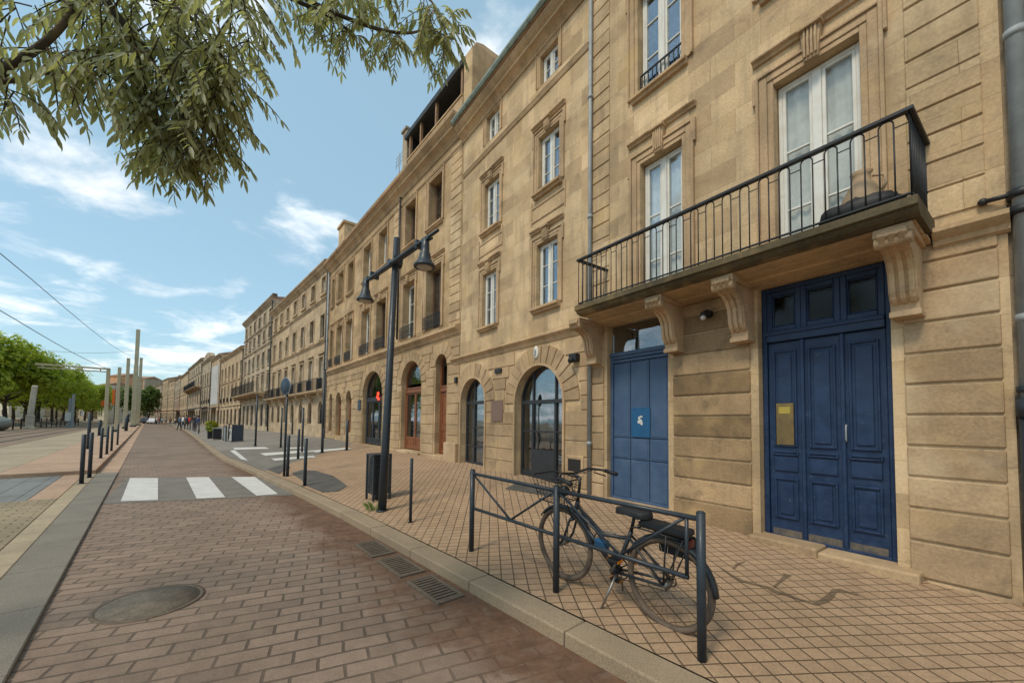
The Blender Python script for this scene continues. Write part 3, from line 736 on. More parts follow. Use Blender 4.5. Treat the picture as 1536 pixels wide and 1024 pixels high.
# ================================================================== house 2 : plain front with two grey glazed arches
def house2():
    b=thing('house','flat stone house with two dark glazed arches and white casements','house',F1.w(S12),rz_of(F1.d))
    W=S12-3.84-.005; H=9.8
    aw=Op(.13,1.38,.40,2.68,.62); ad=Op(2.66,4.20,.36,2.72,.76)
    ws=[Op(1.14,1.78,3.92,5.30),Op(3.34,3.99,3.92,5.27),Op(1.18,1.86,6.37,7.64),Op(3.37,4.02,6.36,7.58),Op(1.22,1.83,8.72,9.42),Op(3.40,3.96,8.70,9.36)]
    vent=Op(4.36,4.60,.62,.92)
    mb=MB(); wall(mb,0,W,-.2,H,[aw,ad]+ws,.22); shell(mb,0,W,-.2,H,8.5); mb.build('wall',MT['stone'],b)
    c=MB(); zl=[.38,.66,.94,1.22,1.50,1.78,2.04,2.30,2.56,2.82,3.12]
    courses(c,.02,W-.06,zl,[aw,ad],.024,.013,(.40,.75),.055,ring=.40,var=.35)
    voussoirs(c,aw,.40,11,zmax=3.10); voussoirs(c,ad,.42,15,zmax=3.11)
    c.build('stone_courses',MT['stone_block'],b,bevel=.008)
    for o_ in (aw,ad): m=MB(); archivolt(m,o_,.05,.045); m.build('arch_moulding',MT['stone_trim'],b)
    for q0,q1 in ((1.46,2.60),(4.26,W)): p=MB(); p.box(q0,q1,-.05,.01,-.1,.375); p.build('plinth',MT['stone_block'],b,bevel=.02)
    cornice(b,-.42,W-.05,3.16,BAND); cornice(b,.0,W-.05,8.42,[(.02,0),(.03,.02),(.045,.06),(.06,.09),(.02,.11)])
    cornice(b,-.02,W,9.47,[(.03,0),(.05,.04),(.09,.08),(.14,.12),(.20,.15),(.20,.20),(.25,.24),(.30,.30),(.31,.35)])
    g=MB(); g.prism_x([(y_+.06,z_-.45) for y_,z_ in [(-.30,10.28),(-.44,10.30),(-.47,10.36),(-.46,10.43),(-.43,10.43),(-.43,10.37),(-.40,10.34),(-.30,10.33)]],-.05,W+.02); g.build('gutter',MT['verdi'],b)
    r=MB(); r.prism_x([(-.34,9.86),(4.2,11.3),(8.5,9.86),(8.5,9.78),(-.34,9.82)],0,W); r.build('roof',MT['tileroof'],b)
    for i,o in enumerate(ws):
        att=o['z0']>8
        w=window(b,o,y=.09,rows=(.5,) if att else (.34,.66),cur=(2,0,2,2,1,0)[i],mull=.065,t=.038,sill=.0 if att else .11,sillp=.12)
        surround(w,o,.10 if att else .125,.016,.02 if att else .03,0 if att else (.06 if 2<=i<4 else .10),key=not att,foot=o['z0']-(.0 if att else .02),ears=0 if att else .035)
    # thin panel mouldings linking the storeys
    for x0,x1 in ((.96,2.04),(3.16,4.2)):
        m=MB()
        for a,c0 in ((x0,x1),):
            m.box(a-.012,a+.012,-.016,.01,5.75,6.25); m.box(c0-.012,c0+.012,-.016,.01,5.75,6.25); m.box(a+.012,c0-.012,-.016,.01,6.10,6.13); m.box(a+.012,c0-.012,-.02,.01,5.80,5.84)
        m.build('panel_moulding',MT['stone_trim'],b)
    # glazed arch
    def joinery(o,cols,zs,spring,name,doors=None):
        m=MB(); y=.14; t=.05; x0,x1=o['x0']+.004,o['x1']-.004
        m.box(x0,x0+t,y,y+.07,o['z0'],spring); m.box(x1-t,x1,y,y+.07,o['z0'],spring); m.box(x0+t,x1-t,y,y+.07,o['z0'],o['z0']+.09)
        P=arc(dict(o,x0=x0,x1=x1,z1=o['z1']-.004,a=o['a']-.004),18); cx=(x0+x1)/2
        Qp=[(cx+(u-cx)*(1-t/((x1-x0)/2)),spring+(w-spring)*(1-t/o['a'])) for u,w in P]
        for i in range(18): m.prism_y([P[i],P[i+1],Qp[i+1],Qp[i]],y,y+.07)
        m.box(x0+t,x1-t,y-.012,y+.07,spring-.05,spring+.03)
        for c_ in cols:
            h=half_at(o,o['z1']-.0001) or 0
            q=1-((c_-cx)/((x1-x0)/2))**2; zt=spring+(o['a']-t)*math.sqrt(max(q,0))
            m.box(c_-.028,c_+.028,y-.006,y+.066,o['z0']+.09,spring-.05); m.box(c_-.022,c_+.022,y+.004,y+.06,spring+.03,zt)
        for z in zs: m.box(x0+t,x1-t,y+.006,y+.056,z-.018,z+.018)
        f=m.build(name,MT['darkwood'],b,bevel=.004)
        gl=MB(); poly=[(x0+.02,o['z0']+.05)]+[(cx+(u-cx)*.97,spring+(w-spring)*.97) for u,w in P]+[(x1-.02,o['z0']+.05)]
        gl.prism_y(poly[::-1],y+.03,y+.036); gl.build('pane',MT['shopglass'],f)
        k=MB(); k.box(x0-.3,x1+.3,y+1.0,y+1.05,o['z0']-.2,o['z1']+.2); k.build('dark_room',MT['dark'],f)
        return f
    f=joinery(aw,[.13+.46],[.90,1.40,],2.06,'arched_window')
    k=MB(); k.box(.16,1.35,.30,.32,.45,1.9); k.build('blind',MT['curtain'],f)
    f=joinery(ad,[2.66+.42,2.66+1.14],[1.36],1.99,'glazed_door')
    m=MB(); m.box(3.09,3.79,.125,.165,.42,.98); m.box(2.74,3.05,.135,.17,.42,.52); m.tube([(3.72,.09,1.0),(3.72,.09,1.3)],.012,8); m.build('kick_panel',MT['darkwood'],f,bevel=.004)
    for q0,q1,qy,qz in ((.05,1.46,-.14,.36),(2.6,4.26,-.10,.33)): s=MB(); s.box(q0,q1,qy,.16,-.05,qz); s.build('door_step',MT['stone_block'],b,bevel=.012)
    # fittings on the front
    m=MB(); m.box(1.70,2.18,-.045,-.02,1.56,2.04); m.build('plaque',MT['plaque'],b,bevel=.006)
    m=MB(); m.lathe([(.001,-.02),(.075,-.02),(.085,0),(.06,.012),(.001,.02)],18,(3.39,-.04,2.99),Matrix.Rotation(pi/2,3,'X')@Matrix.Diagonal((1,1.7,1))); md=m.build('medallion',MT['white'],b)
    m=MB(); m.ball((3.39,-.065,3.01),.03,.012,.055); m.ball((3.385,-.066,2.95),.022,.012,.03); m.build('medallion_relief',MT['zinc'],md)
    m=MB(); m.box(1.86,2.13,-.07,-.02,2.70,2.80); m.build('wall_light',MT['iron'],b,bevel=.006)
    m=MB(); m.box(4.46,4.64,-.14,-.02,2.66,2.80); m.tube([(4.55,-.10,2.70),(4.55,-.20,2.66)],.05,10); m.build('security_light',MT['iron'],b,bevel=.006)
    m=MB(); m.box(-.16,-.06,-.10,-.02,2.62,2.78); m.build('alarm_box',MT['iron'],b,bevel=.006)
    m=MB(); frame_bars(m,4.28,4.74,.60,.96,-.035,.05,.05); frame_bars(m,4.33,4.69,.65,.91,-.03,.02,.04); vt=m.build('cellar_vent',MT['stone_trim'],b,bevel=.005)
    m=MB(); m.box(4.34,4.68,-.028,-.024,.66,.90); m.build('vent_grille',MT['dark'],vt)  # near-black sheet, the shade inside the vent hole put into its colour
    return b
MT['plaque']=flat('brown_plaque',(.17,.105,.08),.6,.1)
house2()
# ================================================================== house 3 : long front, arched shops, roof terrace
def house3():
    b=thing('house','long ochre stone house with brown arched doors and a dark roof terrace','house',F3.w(E3),rz_of(F3.d))
    W=E3-.01; H=10.25; X=lambda s: E3-s
    A=[Op(X(1.42),X(.72),.55,3.55,.33),Op(X(3.95),X(2.38),.55,3.58,.76),Op(X(8.05),X(5.75),.52,3.58,1.0),Op(X(10.45),X(9.65),.95,2.95,.40),Op(X(12.2),X(11.3),.75,2.95,.45),Op(X(13.5),X(12.9),.95,2.95,.3)]
    cs=[(2.18,1.18),(4.02,3.04),(6.66,5.62),(8.55,7.45),(10.85,9.85),(12.55,11.5),(13.75,13.15)]
    w1=[Op(X(a),X(c),4.42,6.42) for a,c in cs]; w2=[Op(X(a-.06),X(c+.06),7.75,9.3) for a,c in cs]
    mb=MB(); wall(mb,0,W,-.2,H,A+w1+w2,.30); shell(mb,0,W,-.2,H,9.5); mb.build('wall',MT['stone3'],b)
    c=MB(); zl=[.55,.85,1.15,1.45,1.75,2.05,2.35,2.62,2.88,3.14,3.40,3.66,3.92]
    courses(c,.02,W-.02,zl,A,.026,.016,(.5,.9),.07,ring=.34,var=.35)
    for o,n in zip(A,(7,13,15,7,7,7)): voussoirs(c,o,.34,n,zmax=3.95)
    c.build('stone_courses',MT['stone_block'],b,bevel=.008)
    for q0,q1,qy,qz in ((0,X(12.3),-.05,.54),(X(11.25),X(8.15),-.05,.54),(X(5.65),X(4.05),-.05,.54),(X(2.3),X(1.5),-.05,.54),(X(.66),W,-.12,.95)): p=MB(); p.box(q0,q1,qy,.01,-.1,qz); p.build('plinth',MT['stone_block'],b,bevel=.02)
    for q0,q1 in ((W-.66,W-.06),(X(4.95),X(4.55))): c=MB(); courses(c,q0,q1,[4.42+.262*k for k in range(21)],[],.018,.02,solid=True,var=.25); c.build('quoin_strip',MT['stone'],b,bevel=.007)
    cornice(b,0,W,4.0,[(.02,0),(.05,.03),(.07,.08),(.13,.13),(.18,.17),(.18,.23),(.14,.25),(.04,.30)])
    cornice(b,0,W,9.78,[(.03,0),(.06,.06),(.10,.12),(.16,.17),(.24,.22),(.24,.29),(.30,.34),(.38,.42),(.40,.50)])
    cornice(b,0,W,9.45,[(.02,0),(.05,.05),(.05,.08),(.02,.10)])
    for i,o in enumerate(w1):
        w=window(b,o,y=.24,rows=(.34,.66),cur=(0,2,0,2,2,0,0)[i],mat='brownw' if i in (0,2) else 'white',mull=.07)
        surround(w,o,.14,.035,.03,.10,key=True,ears=.03)
        slim_rail(w,o['x0']-.04,o['x1']+.04,o['z0']+.02,.42,-.07,step=.10,pattern=2)
    for i,o in enumerate(w2):
        w=window(b,o,y=.24,rows=(.34,.66),cur=(0,2,0,0,2,0,2)[i],mat='brownw' if i<2 else 'white',mull=.07,sill=.11,sillp=.10)
        surround(w,o,.12,.03,.03,.0,key=False)
    # brown doors
    def fan_door(o,mat,name,cols,bar,bot=.5,glass='shopglass',yy=.16):
        m=MB(); t=.06; x0,x1=o['x0']+.004,o['x1']-.004; sp=o['z1']-o['a']; cx=(x0+x1)/2
        m.box(x0,x0+t,yy,yy+.08,o['z0'],sp); m.box(x1-t,x1,yy,yy+.08,o['z0'],sp)
        P=arc(dict(o,x0=x0,x1=x1,z1=o['z1']-.004,a=o['a']-.004),16); Qp=[(cx+(u-cx)*(1-t/((x1-x0)/2)),sp+(w-sp)*(1-t/o['a'])) for u,w in P]
        for i in range(16): m.prism_y([P[i],P[i+1],Qp[i+1],Qp[i]],yy,yy+.08)
        m.box(x0+t,x1-t,yy-.03,yy+.08,bar-.10,bar+.08); m.box(x0+t,x1-t,yy-.05,yy-.03,bar+.03,bar+.07)
        xs=[x0+t+(x1-x0-2*t)*k/cols for k in range(cols+1)]
        for a,c in zip(xs,xs[1:]):
            frame_bars(m,a+.005,c-.005,o['z0']+.03,bar-.10,yy+.01,.055,.05,bot*.3 if glass else .1)
            m.box(a+.06,c-.06,yy+.02,yy+.05,o['z0']+.06,o['z0']+bot)
            frame_bars(m,a+.09,c-.09,o['z0']+.14,o['z0']+bot-.06,yy+.005,.02,.02)
            if not glass: m.box(a+.06,c-.06,yy+.02,yy+.05,o['z0']+bot,bar-.1); frame_bars(m,a+.09,c-.09,o['z0']+bot+.1,bar-.2,yy+.005,.02,.02)
        f=m.build(name,MT[mat],b,bevel=.005)
        g=MB()
        if glass: g.box(x0+t,x1-t,yy+.035,yy+.04,o['z0']+bot,bar-.1)
        g.prism_y([(cx+(u-cx)*.97,sp+(w-sp)*.97) for u,w in P if w>=bar or True][::-1],yy+.035,yy+.04)
        g.build('pane',MT['shopglass'],f); k=MB(); k.box(x0-.3,x1+.3,yy+1.,yy+1.05,o['z0']-.2,o['z1']+.2); k.build('dark_room',MT['dark'],f)
        if cols>1:
            q=MB(); 
            for k in range(5): x=x0+.12+(x1-x0-.24)*k/4; q.tube([(x,yy+.01,sp+.02),(cx+(x-cx)*.6,yy+.01,sp+.3),(cx+(x-cx)*.9,yy+.01,sp+o['a']*.80*math.sqrt(max(.05,1-((x-cx)/((x1-x0)/2))**2)))],.008,5)
            q.build('fanlight_grille',MT['iron'],f)
        return f
    fan_door(A[0],'brown','door',1,2.55,.8,None)
    fan_door(A[1],'brown','door',2,2.62,.45)
    for o in A[3:]: fan_door(o,'brown','arched_window',1,2.25,.25)
    # big archway with a dark glazed screen set back and a red lit sign
    o=A[2]; m=MB(); yy=.20; m.box(o['x0']+.0,o['x0']+.06,yy,yy+.1,o['z0'],o['z1']-.9)
    x1=o['x1']-.004; xa=o['x0']+.55; P=arc(o,18); sp=o['z1']-o['a']
    f=fan_door(dict(o,x0=o['x0']+.004,x1=o['x1']-.004),'darkwood','glazed_screen',3,2.45,.3)
    q=MB(); q.ball((o['x1']-.62,.05,2.62),.10,.03,.09); q.ball((o['x1']-.56,.05,2.42),.07,.03,.07); q.ball((o['x1']-.72,.05,2.50),.06,.03,.05); q.build('red_neon_sign',MT['neon'],f)
    m=MB(); m.box(o['x0']-.50,o['x0']-.16,-.06,-.026,2.0,2.45); m.build('name_plate',MT['blueplate'],b,bevel=.006)
    for q0,q1,qy,qz in ((X(4.04),X(2.31),-.12,.53),(X(1.49),X(.67),-.10,.54),(X(8.1),X(5.7),-.06,.50)): s=MB(); s.box(q0,q1,qy,.2,-.05,qz); s.build('door_step',MT['stone_block'],b,bevel=.015)
    # pitched tile roof, and the roof terrace at the right end
    r=MB(); xt=X(3.80)
    r.prism_x([(-.36,10.27),(4.6,11.9),(9.5,10.3),(9.5,10.15),(-.36,10.15)],0,xt-.02); r.prism_x([(3.2,10.3),(4.6,12.0),(9.5,10.3),(9.5,10.15),(3.2,10.15)],xt-.02,W); r.build('roof',MT['tileroof'],b)
    te=MB(); te.box(xt,W-.06,-.04,.08,10.27,10.93); te.box(xt,W-.06,-.07,.11,10.93,10.99); pt=te.build('terrace_parapet',MT['stone_trim'],b,bevel=.008)
    te=MB()
    for x in (xt+.10,xt+.95,X(1.75),W-.16): te.box(x-.045,x+.045,-.02,.07,10.99,11.80)
    te.build('terrace_post',MT['wood'],b,bevel=.006)
    te=MB(); te.prism_x([(-.10,11.80),(-.12,11.94),(-.06,12.0),(3.4,12.4),(3.4,12.25),(.0,11.80)],xt-.20,W-.055); te.build('terrace_canopy',MT['slate'],b,bevel=.01)
    te=MB(); te.box(xt,W-.06,1.9,2.0,10.3,12.05); te.box(xt,xt+.08,.12,1.9,10.3,11.80); te.build('terrace_back_wall',MT['dark'],b)
    te=MB(); te.prism_x([(-.02,9.7),(-.02,12.05),(.12,12.30),(.35,12.38),(3.6,12.38),(4.4,12.0),(4.4,9.7)],W-.05,W+.38); te.build('party_wall',MT['stone2'],b,bevel=.02)
    ch=MB(); ch.box(xt-.60,xt-.22,.0,.5,10.3,12.3); ch.box(xt-.65,xt-.205,-.05,.55,12.3,12.4); ch.build('chimney',MT['stone_far2'],b,bevel=.01)
    an=MB(); p0=(X(4.9),.1,10.3); an.tube([p0,(p0[0],p0[1],11.9)],.014,5)
    for z in (11.5,11.65,11.8): an.tube([(p0[0]-.35,p0[1],z),(p0[0]+.35,p0[1],z)],.008,4)
    for x in (-.3,-.1,.1,.3): an.tube([(p0[0]+x,p0[1],11.35),(p0[0]+x,p0[1],11.82)],.006,4)
    an.build('tv_antenna',MT['zinc'],b)
    ch=MB(); ch.box(.25,1.35,.3,1.6,10.2,12.35); ch.box(.18,1.42,.22,1.68,12.35,12.5)
    for k in range(3): ch.lathe([(.11,12.5),(.09,12.75)],10,(.8,.55+.35*k,0))
    ch.build('chimney',MT['stone2'],b,bevel=.015)
    downpipe(b,.05,-.08,.4,9.9,.05,'zinc',(2.5,5,7.5)); downpipe(b,X(4.3),-.07,4.5,9.8,.035,'iron')
    return b
MT['brownw']=paint('brown_window_paint',(.10,.05,.025),(.08,.04,.02),None,.5)
MT['wood']=paint('tan_timber',(.30,.17,.09),(.24,.135,.07),None,.7)
MT['blueplate']=flat('dark_blue_plate',(.03,.05,.075),.4)
m_,t_,o_=newmat('red_neon'); e_=t_.n('ShaderNodeEmission',{'Color':(1.,.06,.03,1),'Strength':1.6}); t_.nt.links.new(e_.outputs[0],o_.inputs[0]); MT['neon']=m_
house3()

# ================================================================== generic town house further along
def townhouse(label,fr,s0,s1,H,storeys,mat='stone_far',z0=-.2,depth=9.,bays=None,winw=.42,roof='tileroof',roofh=1.4,bands=(),eave=EAVE,rail=(),chim=(),awn=None,blank=None,pipe=True,arch=False,base=.5,full=True,group='stone houses further along the row',shops=False,detail=True):
    """storeys: list of (z0,z1) window heights; fr, s0..s1 along the facade (s1 farther)"""
    W=s1-s0-.01; b=thing('house',label,'house',fr.w(s1),rz_of(fr.d),group)
    n=bays or max(2,round(W/2.1)); ops=[];info=[]
    for si,(a,c) in enumerate(storeys):
        for k in range(n):
            cx=W*(k+.5)/n; w=winw*W/n*(.9 if si else 1.)
            if blank and blank[0]<cx<blank[1] and si in blank[2]: continue
            rise=(w/2 if arch and si==0 else 0.)
            ww=w*(1.25 if shops and si==0 else 1)
            o=Op(cx-ww/2,cx+ww/2,a,c,rise); ops.append(o); info.append((si,k))
    mb=MB(); wall(mb,0,W,z0,H,ops,.22); shell(mb,0,W,z0,H,depth); mb.build('wall',MT[mat],b)
    tr=mat
    for o,(si,k) in zip(ops,info):
        wm='white' if rnd.random()<.62 and si else ('brownw' if rnd.random()<.4 else 'darkwood')
        m=MB(); x0,x1=o['x0']+.01,o['x1']-.01; sp=o['z1']-o['a']
        frame_bars(m,x0,x1,o['z0']+.01,sp-.01,.12,.06,.05); m.box((x0+x1)/2-.035,(x0+x1)/2+.035,.115,.17,o['z0']+.07,sp-.07)
        for q in ((.36,.68) if detail else (.55,)): z=o['z0']+(sp-o['z0'])*q; m.box(x0+.06,x1-.06,.125,.165,z-.015,z+.015)
        w=m.build('window',MT[wm],b)
        g=MB(); 
        if o['a']:
            P=arc(o,10); g.prism_y(([(o['x0'],o['z0'])]+P+[(o['x1'],o['z0'])])[::-1],.145,.15)
        else: g.box(x0+.05,x1-.05,.145,.15,o['z0']+.05,sp-.05)
        g.build('pane',MT['pane'],w)
        k_=MB(); k_.box(o['x0']-.2,o['x1']+.2,.7,.72,o['z0']-.1,o['z1']+.1); k_.build('dark_room',MT['dark'] if rnd.random()<.6 or si==0 else MT['curtain'],w)
        if si and detail:
            s=MB(); e=.11
            s.box(o['x0']-e,o['x0'],-.04,.01,o['z0']-.02,o['z1']+e); s.box(o['x1'],o['x1']+e,-.04,.01,o['z0']-.02,o['z1']+e); s.box(o['x0'],o['x1'],-.04,.01,o['z1'],o['z1']+e)
            s.box(o['x0']-e-.05,o['x1']+e+.05,-.10,.01,o['z0']-.12,o['z0']-.02)
            if si==1: s.box(o['x0']-e-.05,o['x1']+e+.05,-.12,.01,o['z1']+e+.06,o['z1']+e+.13)
            s.build('window_surround',MT[mat],w)
        if si in rail: slim_rail(w,o['x0']-.06,o['x1']+.06,o['z0']-.01,.62,-.10,step=.12,bw=.014)
    for z in bands: cornice(b,0,W,z,BAND,mat)
    cornice(b,-.02,W,H-.36,eave,mat)
    r=MB(); r.prism_x([(-.3,H+.06),(depth/2,H+roofh),(depth,H+.06),(depth,H-.05),(-.3,H-.05)],0,W); r.build('roof',MT[roof],b)
    for cx,cy,w,h in chim:
        c=MB(); c.box(cx,cx+w,cy,cy+1.1,H-.1,H+h); c.box(cx-.05,cx+w+.05,cy-.05,cy+1.15,H+h,H+h+.1)
        for k in range(3): c.lathe([(.10,H+h+.1),(.08,H+h+.38)],8,(cx+w/2,cy+.2+.35*k,0))
        c.build('chimney',MT[mat],b)
    if pipe: downpipe(b,W-.10,-.10,.3,H-.2,.055,'iron',(3,6))
    if awn:
        for a0,a1,z,p,mt in awn:
            m=MB(); m.prism_x([(0,z),(-p,z-.5),(-p,z-.62),(-p+.02,z-.62),(-p+.02,z-.52),(.0,z-.06)],a0,a1); m.build('awning',MT[mt],b)
    return b
def cont_balcony(b,x0,x1,z,h=.85,p=.55,mat='stone_trim',step=.19):
    m=MB(); m.prism_x([(.01,z-.14),(-p+.1,z-.14),(-p,z-.06),(-p,z),(.01,z)],x0,x1); s=m.build('balcony',MT[mat],b)
    slim_rail(s,x0+.03,x1-.03,z,h,-p+.05,'railing',step,bw=.009)
    m=MB(); n=max(2,int((x1-x0)/2))
    for k in range(n):
        x=x0+.2+(x1-x0-.4)*k/(n-1); m.prism_x([(.01,z-.14),(-p*.8,z-.14),(-p*.75,z-.25),(-.15,z-.42),(-.1,z-.6),(.01,z-.62)],x-.09,x+.09)
    m.build('corbel',MT['stone_trim'],s)
MT['awn_red']=flat('red_awning',(.42,.035,.025),.8); MT['awn_dark']=flat('dark_awning',(.06,.05,.045),.8); MT['render']=flat('pale_grey_render',(.42,.41,.39),.9,.12,.6)
h4=townhouse('four storey stone house with five round arches and a long iron balcony',F4,0,E4,10.55,[(1.3,2.62),(3.35,5.2),(6.3,7.7),(8.95,9.95)],'stone_far',bays=7,winw=.40,bands=(2.85,5.95,8.45),rail=(1,),chim=((.3,3,1.,1.3),(8.3,3.5,1.2,1.2)),arch=True)
cont_balcony(h4,.1,E4-.15,3.2,.70,.5)
h5=townhouse('tall stone house with a mossy parapet and a deep shadowed first floor balcony',F5,0,E5,12.0,[(.9,2.9),(4.1,5.6),(6.4,7.7),(8.7,9.7),(10.2,11.3)],'stone_far2',bays=6,winw=.42,bands=(3.3,8.1,9.85),roofh=.9,chim=((1,2,1.2,.9),(11,2.5,1.3,1.1)),shops=True)
cont_balcony(h5,.3,E5-1.0,3.85,.95,1.1)
m=MB(); m.box(0,E5-.01,-.12,.25,12.02,12.40); m.build('parapet',MT['stone_dark'],h5,bevel=.03)
def sat(fr,px):
    """metres along a facade line at a pixel column"""
    d=ray(px,600); n=fr.n; t=fr.n.dot(fr.p)/(n.x*d.x+n.y*d.y); q=Vector((d.x*t,d.y*t)); return (q-fr.p).dot(fr.d)
S=[sat(F6,p) for p in (330,316,302,282,270,262)]
h=townhouse('low stone house with dark tall windows beside the tall mossy one',F6,0,S[0],9.6,[(.8,2.7),(3.6,5.6),(6.5,8.2)],'stone_far',bays=6,winw=.42,bands=(3.0,6.0),chim=((.4,2,1.4,1.2),),shops=True,rail=(1,))
h=townhouse('house with a blank pale grey rendered upper wall',F6,S[0],S[1],10.6,[(.6,2.7),(3.8,5.8),(6.7,8.4)],'stone_far',bays=3,winw=.4,bands=(3.1,),blank=(-1,99,(1,2)),chim=((2,2,1.6,1.1),),awn=((1,6,3.2,1.2,'awn_dark'),),shops=True)
m=MB(); m.box(.15,S[1]-S[0]-2.2,-.06,.01,3.6,9.4); m.build('rendered_panel',MT['render'],h)
h=townhouse('stone house with a dark canopy and a curved gable top',F6,S[1],S[2],11.2,[(.6,2.7),(4.,6.2),(7.2,9.)],'stone_far2',bays=4,winw=.4,bands=(3.2,6.7),awn=((.5,9,3.5,1.5,'awn_dark'),),shops=True,rail=(1,),chim=((3,2,1.4,1.),))
w_=S[2]-S[1]; m=MB(); m.prism_y([(w_*.1,11.2)]+[(w_*.5-w_*.4*math.cos(pi*i/12),11.2+1.3*math.sin(pi*i/12)) for i in range(13)]+[(w_*.9,11.2)],-.1,.5); m.build('gable',MT['stone_far2'],h)
h=townhouse('grey stone house with a long dark balcony in front of the far bend',F6,S[2],S[3],12.3,[(.6,2.9),(4.2,6.4),(7.6,9.4),(10.2,11.4)],'stone_far2',bays=6,winw=.4,bands=(3.4,7.,9.8),awn=((1,14,3.4,1.6,'awn_dark'),),shops=True,detail=False)
cont_balcony(h,1,S[3]-S[2]-1,7.3,1.,1.)
h=townhouse('narrow pale house just before the far bend of the row',F6,S[3],S[4],12.0,[(.6,2.9),(4.2,6.4),(7.6,9.4)],'stone_far',bays=5,winw=.4,bands=(3.4,7.,),shops=True,detail=False,chim=((4,2,2,1.6),))
h=townhouse('stone house with a red awning at the far bend of the row',F6,S[4],S[5],12.6,[(.6,2.9),(4.2,6.4),(7.6,9.4),(10.3,11.5)],'stone_far2',bays=6,winw=.4,bands=(3.4,7.,),awn=((8,20,3.6,4.5,'awn_red'),),shops=True,detail=False)
q=F6.w(S[5]); dv=ray(120,HOR); F7=Fr((q.x,q.y),(dv.x,dv.y))
L7=[sat(F7,p) for p in (252,243,232)]
townhouse('cream house with tall chimneys closing the street at the far end',F7,0,L7[0],13.0,[(.6,3.2),(4.6,7.),(8.2,10.2),(11.,12.2)],'stone_far',bays=6,winw=.4,bands=(3.8,7.6),shops=True,detail=False,chim=((1,2,2,2.),(9,2,2,1.6)),group=None)
townhouse('taller cream house left of the one with chimneys at the street end',F7,L7[0],L7[1],14.2,[(.6,3.2),(4.6,7.),(8.2,10.4),(11.4,13.)],'stone_far',bays=5,winw=.4,bands=(3.8,7.6,10.9),shops=True,detail=False,group=None)
townhouse('last pale house at the street end, half hidden by the round tree',F7,L7[1],L7[2]+18,13.2,[(.6,3.2),(4.6,7.),(8.2,10.4),(11.2,12.4)],'stone_far2',bays=9,winw=.4,bands=(3.8,7.6),shops=True,detail=False,group=None)
# neighbour at the right edge and the big rain pipe in the joint
def neighbour():
    b=thing('house','neighbouring dark weathered house at the right edge of the photo','house',F1.w(-.715),rz_of(F1.d))
    L=7.; mb=MB(); ops=[Op(2.,3.1,.2,3.),Op(4.5,5.5,.9,2.9),Op(2.,3.1,4.,6.),Op(4.5,5.5,4.,6.),Op(2.,3.1,7.4,9.),Op(4.5,5.5,7.4,9.)]
    wall(mb,0,L,-.3,12.,ops,.25,.045); shell(mb,0,L,-.3,12.,9.,.045); mb.build('wall',MT['stone_far2'],b)
    for o in ops: window(b,o,y=.25,cur=0)
    return b
neighbour()
nb=thing('drain_pipe','fat grey rain pipe with collars and a dark iron foot','drain pipe',F1.w(-.80,.03,.0),rz_of(F1.d))
m=MB(); m.tube([(0,0,1.70),(0,0,12.3)],.054,14)
for z in (2.42,4.75,7.2): m.tube([(0,0,z-.03),(0,0,z+.03)],.064,14)
m.build('pipe',MT['zinc'],nb)
m=MB(); m.tube([(0,0,-.05),(0,0,1.70)],.066,14); m.tube([(0,0,1.64),(0,0,1.78)],.08,14); m.tube([(0,0,1.83),(0,0,1.88)],.075,14); m.build('iron_foot',MT['steel'],nb)
m=MB()
for z in (3.28,3.42): m.tube([(0,0,z-.03),(0,0,z+.03)],.082,14); 
m.tube([(-.20,.0,3.44),(-.06,-.04,3.42)],.02,8); m.ball((-.20,.0,3.44),.032,.032,.032,8,6); m.box(-.01,.01,0,.14,3.25,3.30); m.build('bracket',MT['iron'],nb)
MT['lampglass']=flat('frosted_lamp_glass',(.42,.36,.30),.35,.08)
MT['signblue']=paint('weathered_blue_sign',(.016,.034,.058),(.022,.04,.06),(.07,.085,.09),.5)
MT['grate']=paint('rusty_cast_iron',(.135,.10,.068),(.105,.077,.052),(.06,.043,.028),.85,amt=.6,scale=12)
MT['tail']=flat('dark_red_lens',(.10,.012,.01),.3)
MT['cover']=flat('worn_cover',(.15,.118,.084),.85,.25,6.,bumps=.5,fine=.25)
MT['bikepaint']=paint('worn_dark_bike_paint',(.018,.022,.028),(.03,.034,.038),(.11,.09,.07),.38,scale=14,amt=.5)
MT['tyre']=flat('muddy_tyre_rubber',(.115,.085,.062),.9,.25,12.,bumps=.4)
MT['rubber']=flat('black_rubber',(.014,.014,.015),.6,.2,8.)
MT['chrome']=paint('dull_chrome',(.30,.29,.27),(.20,.19,.175),(.10,.06,.04),.35,metal=.8,amt=.5)
MT['chrome_d']=paint('dark_metal',(.05,.05,.05),(.035,.035,.035),(.12,.1,.08),.35,metal=.6,amt=.4)
MT['rust']=paint('rusty_chain_steel',(.13,.10,.075),(.09,.065,.05),(.05,.03,.02),.6,metal=.5)
MT['orange']=flat('orange_reflector',(.72,.20,.01),.3,.05)
MT['bluelock']=flat('blue_plastic',(.02,.09,.19),.4)
MT['weed']=leafmat('weed_green',(.10,.16,.03),(.18,.22,.05))
# ================================================================== street furniture
def GP(px,py): p=GS(px,py); return Vector((p.x,p.y,p.z))
kang=math.atan2(kd.y,kd.x)      # direction of the near kerb, away
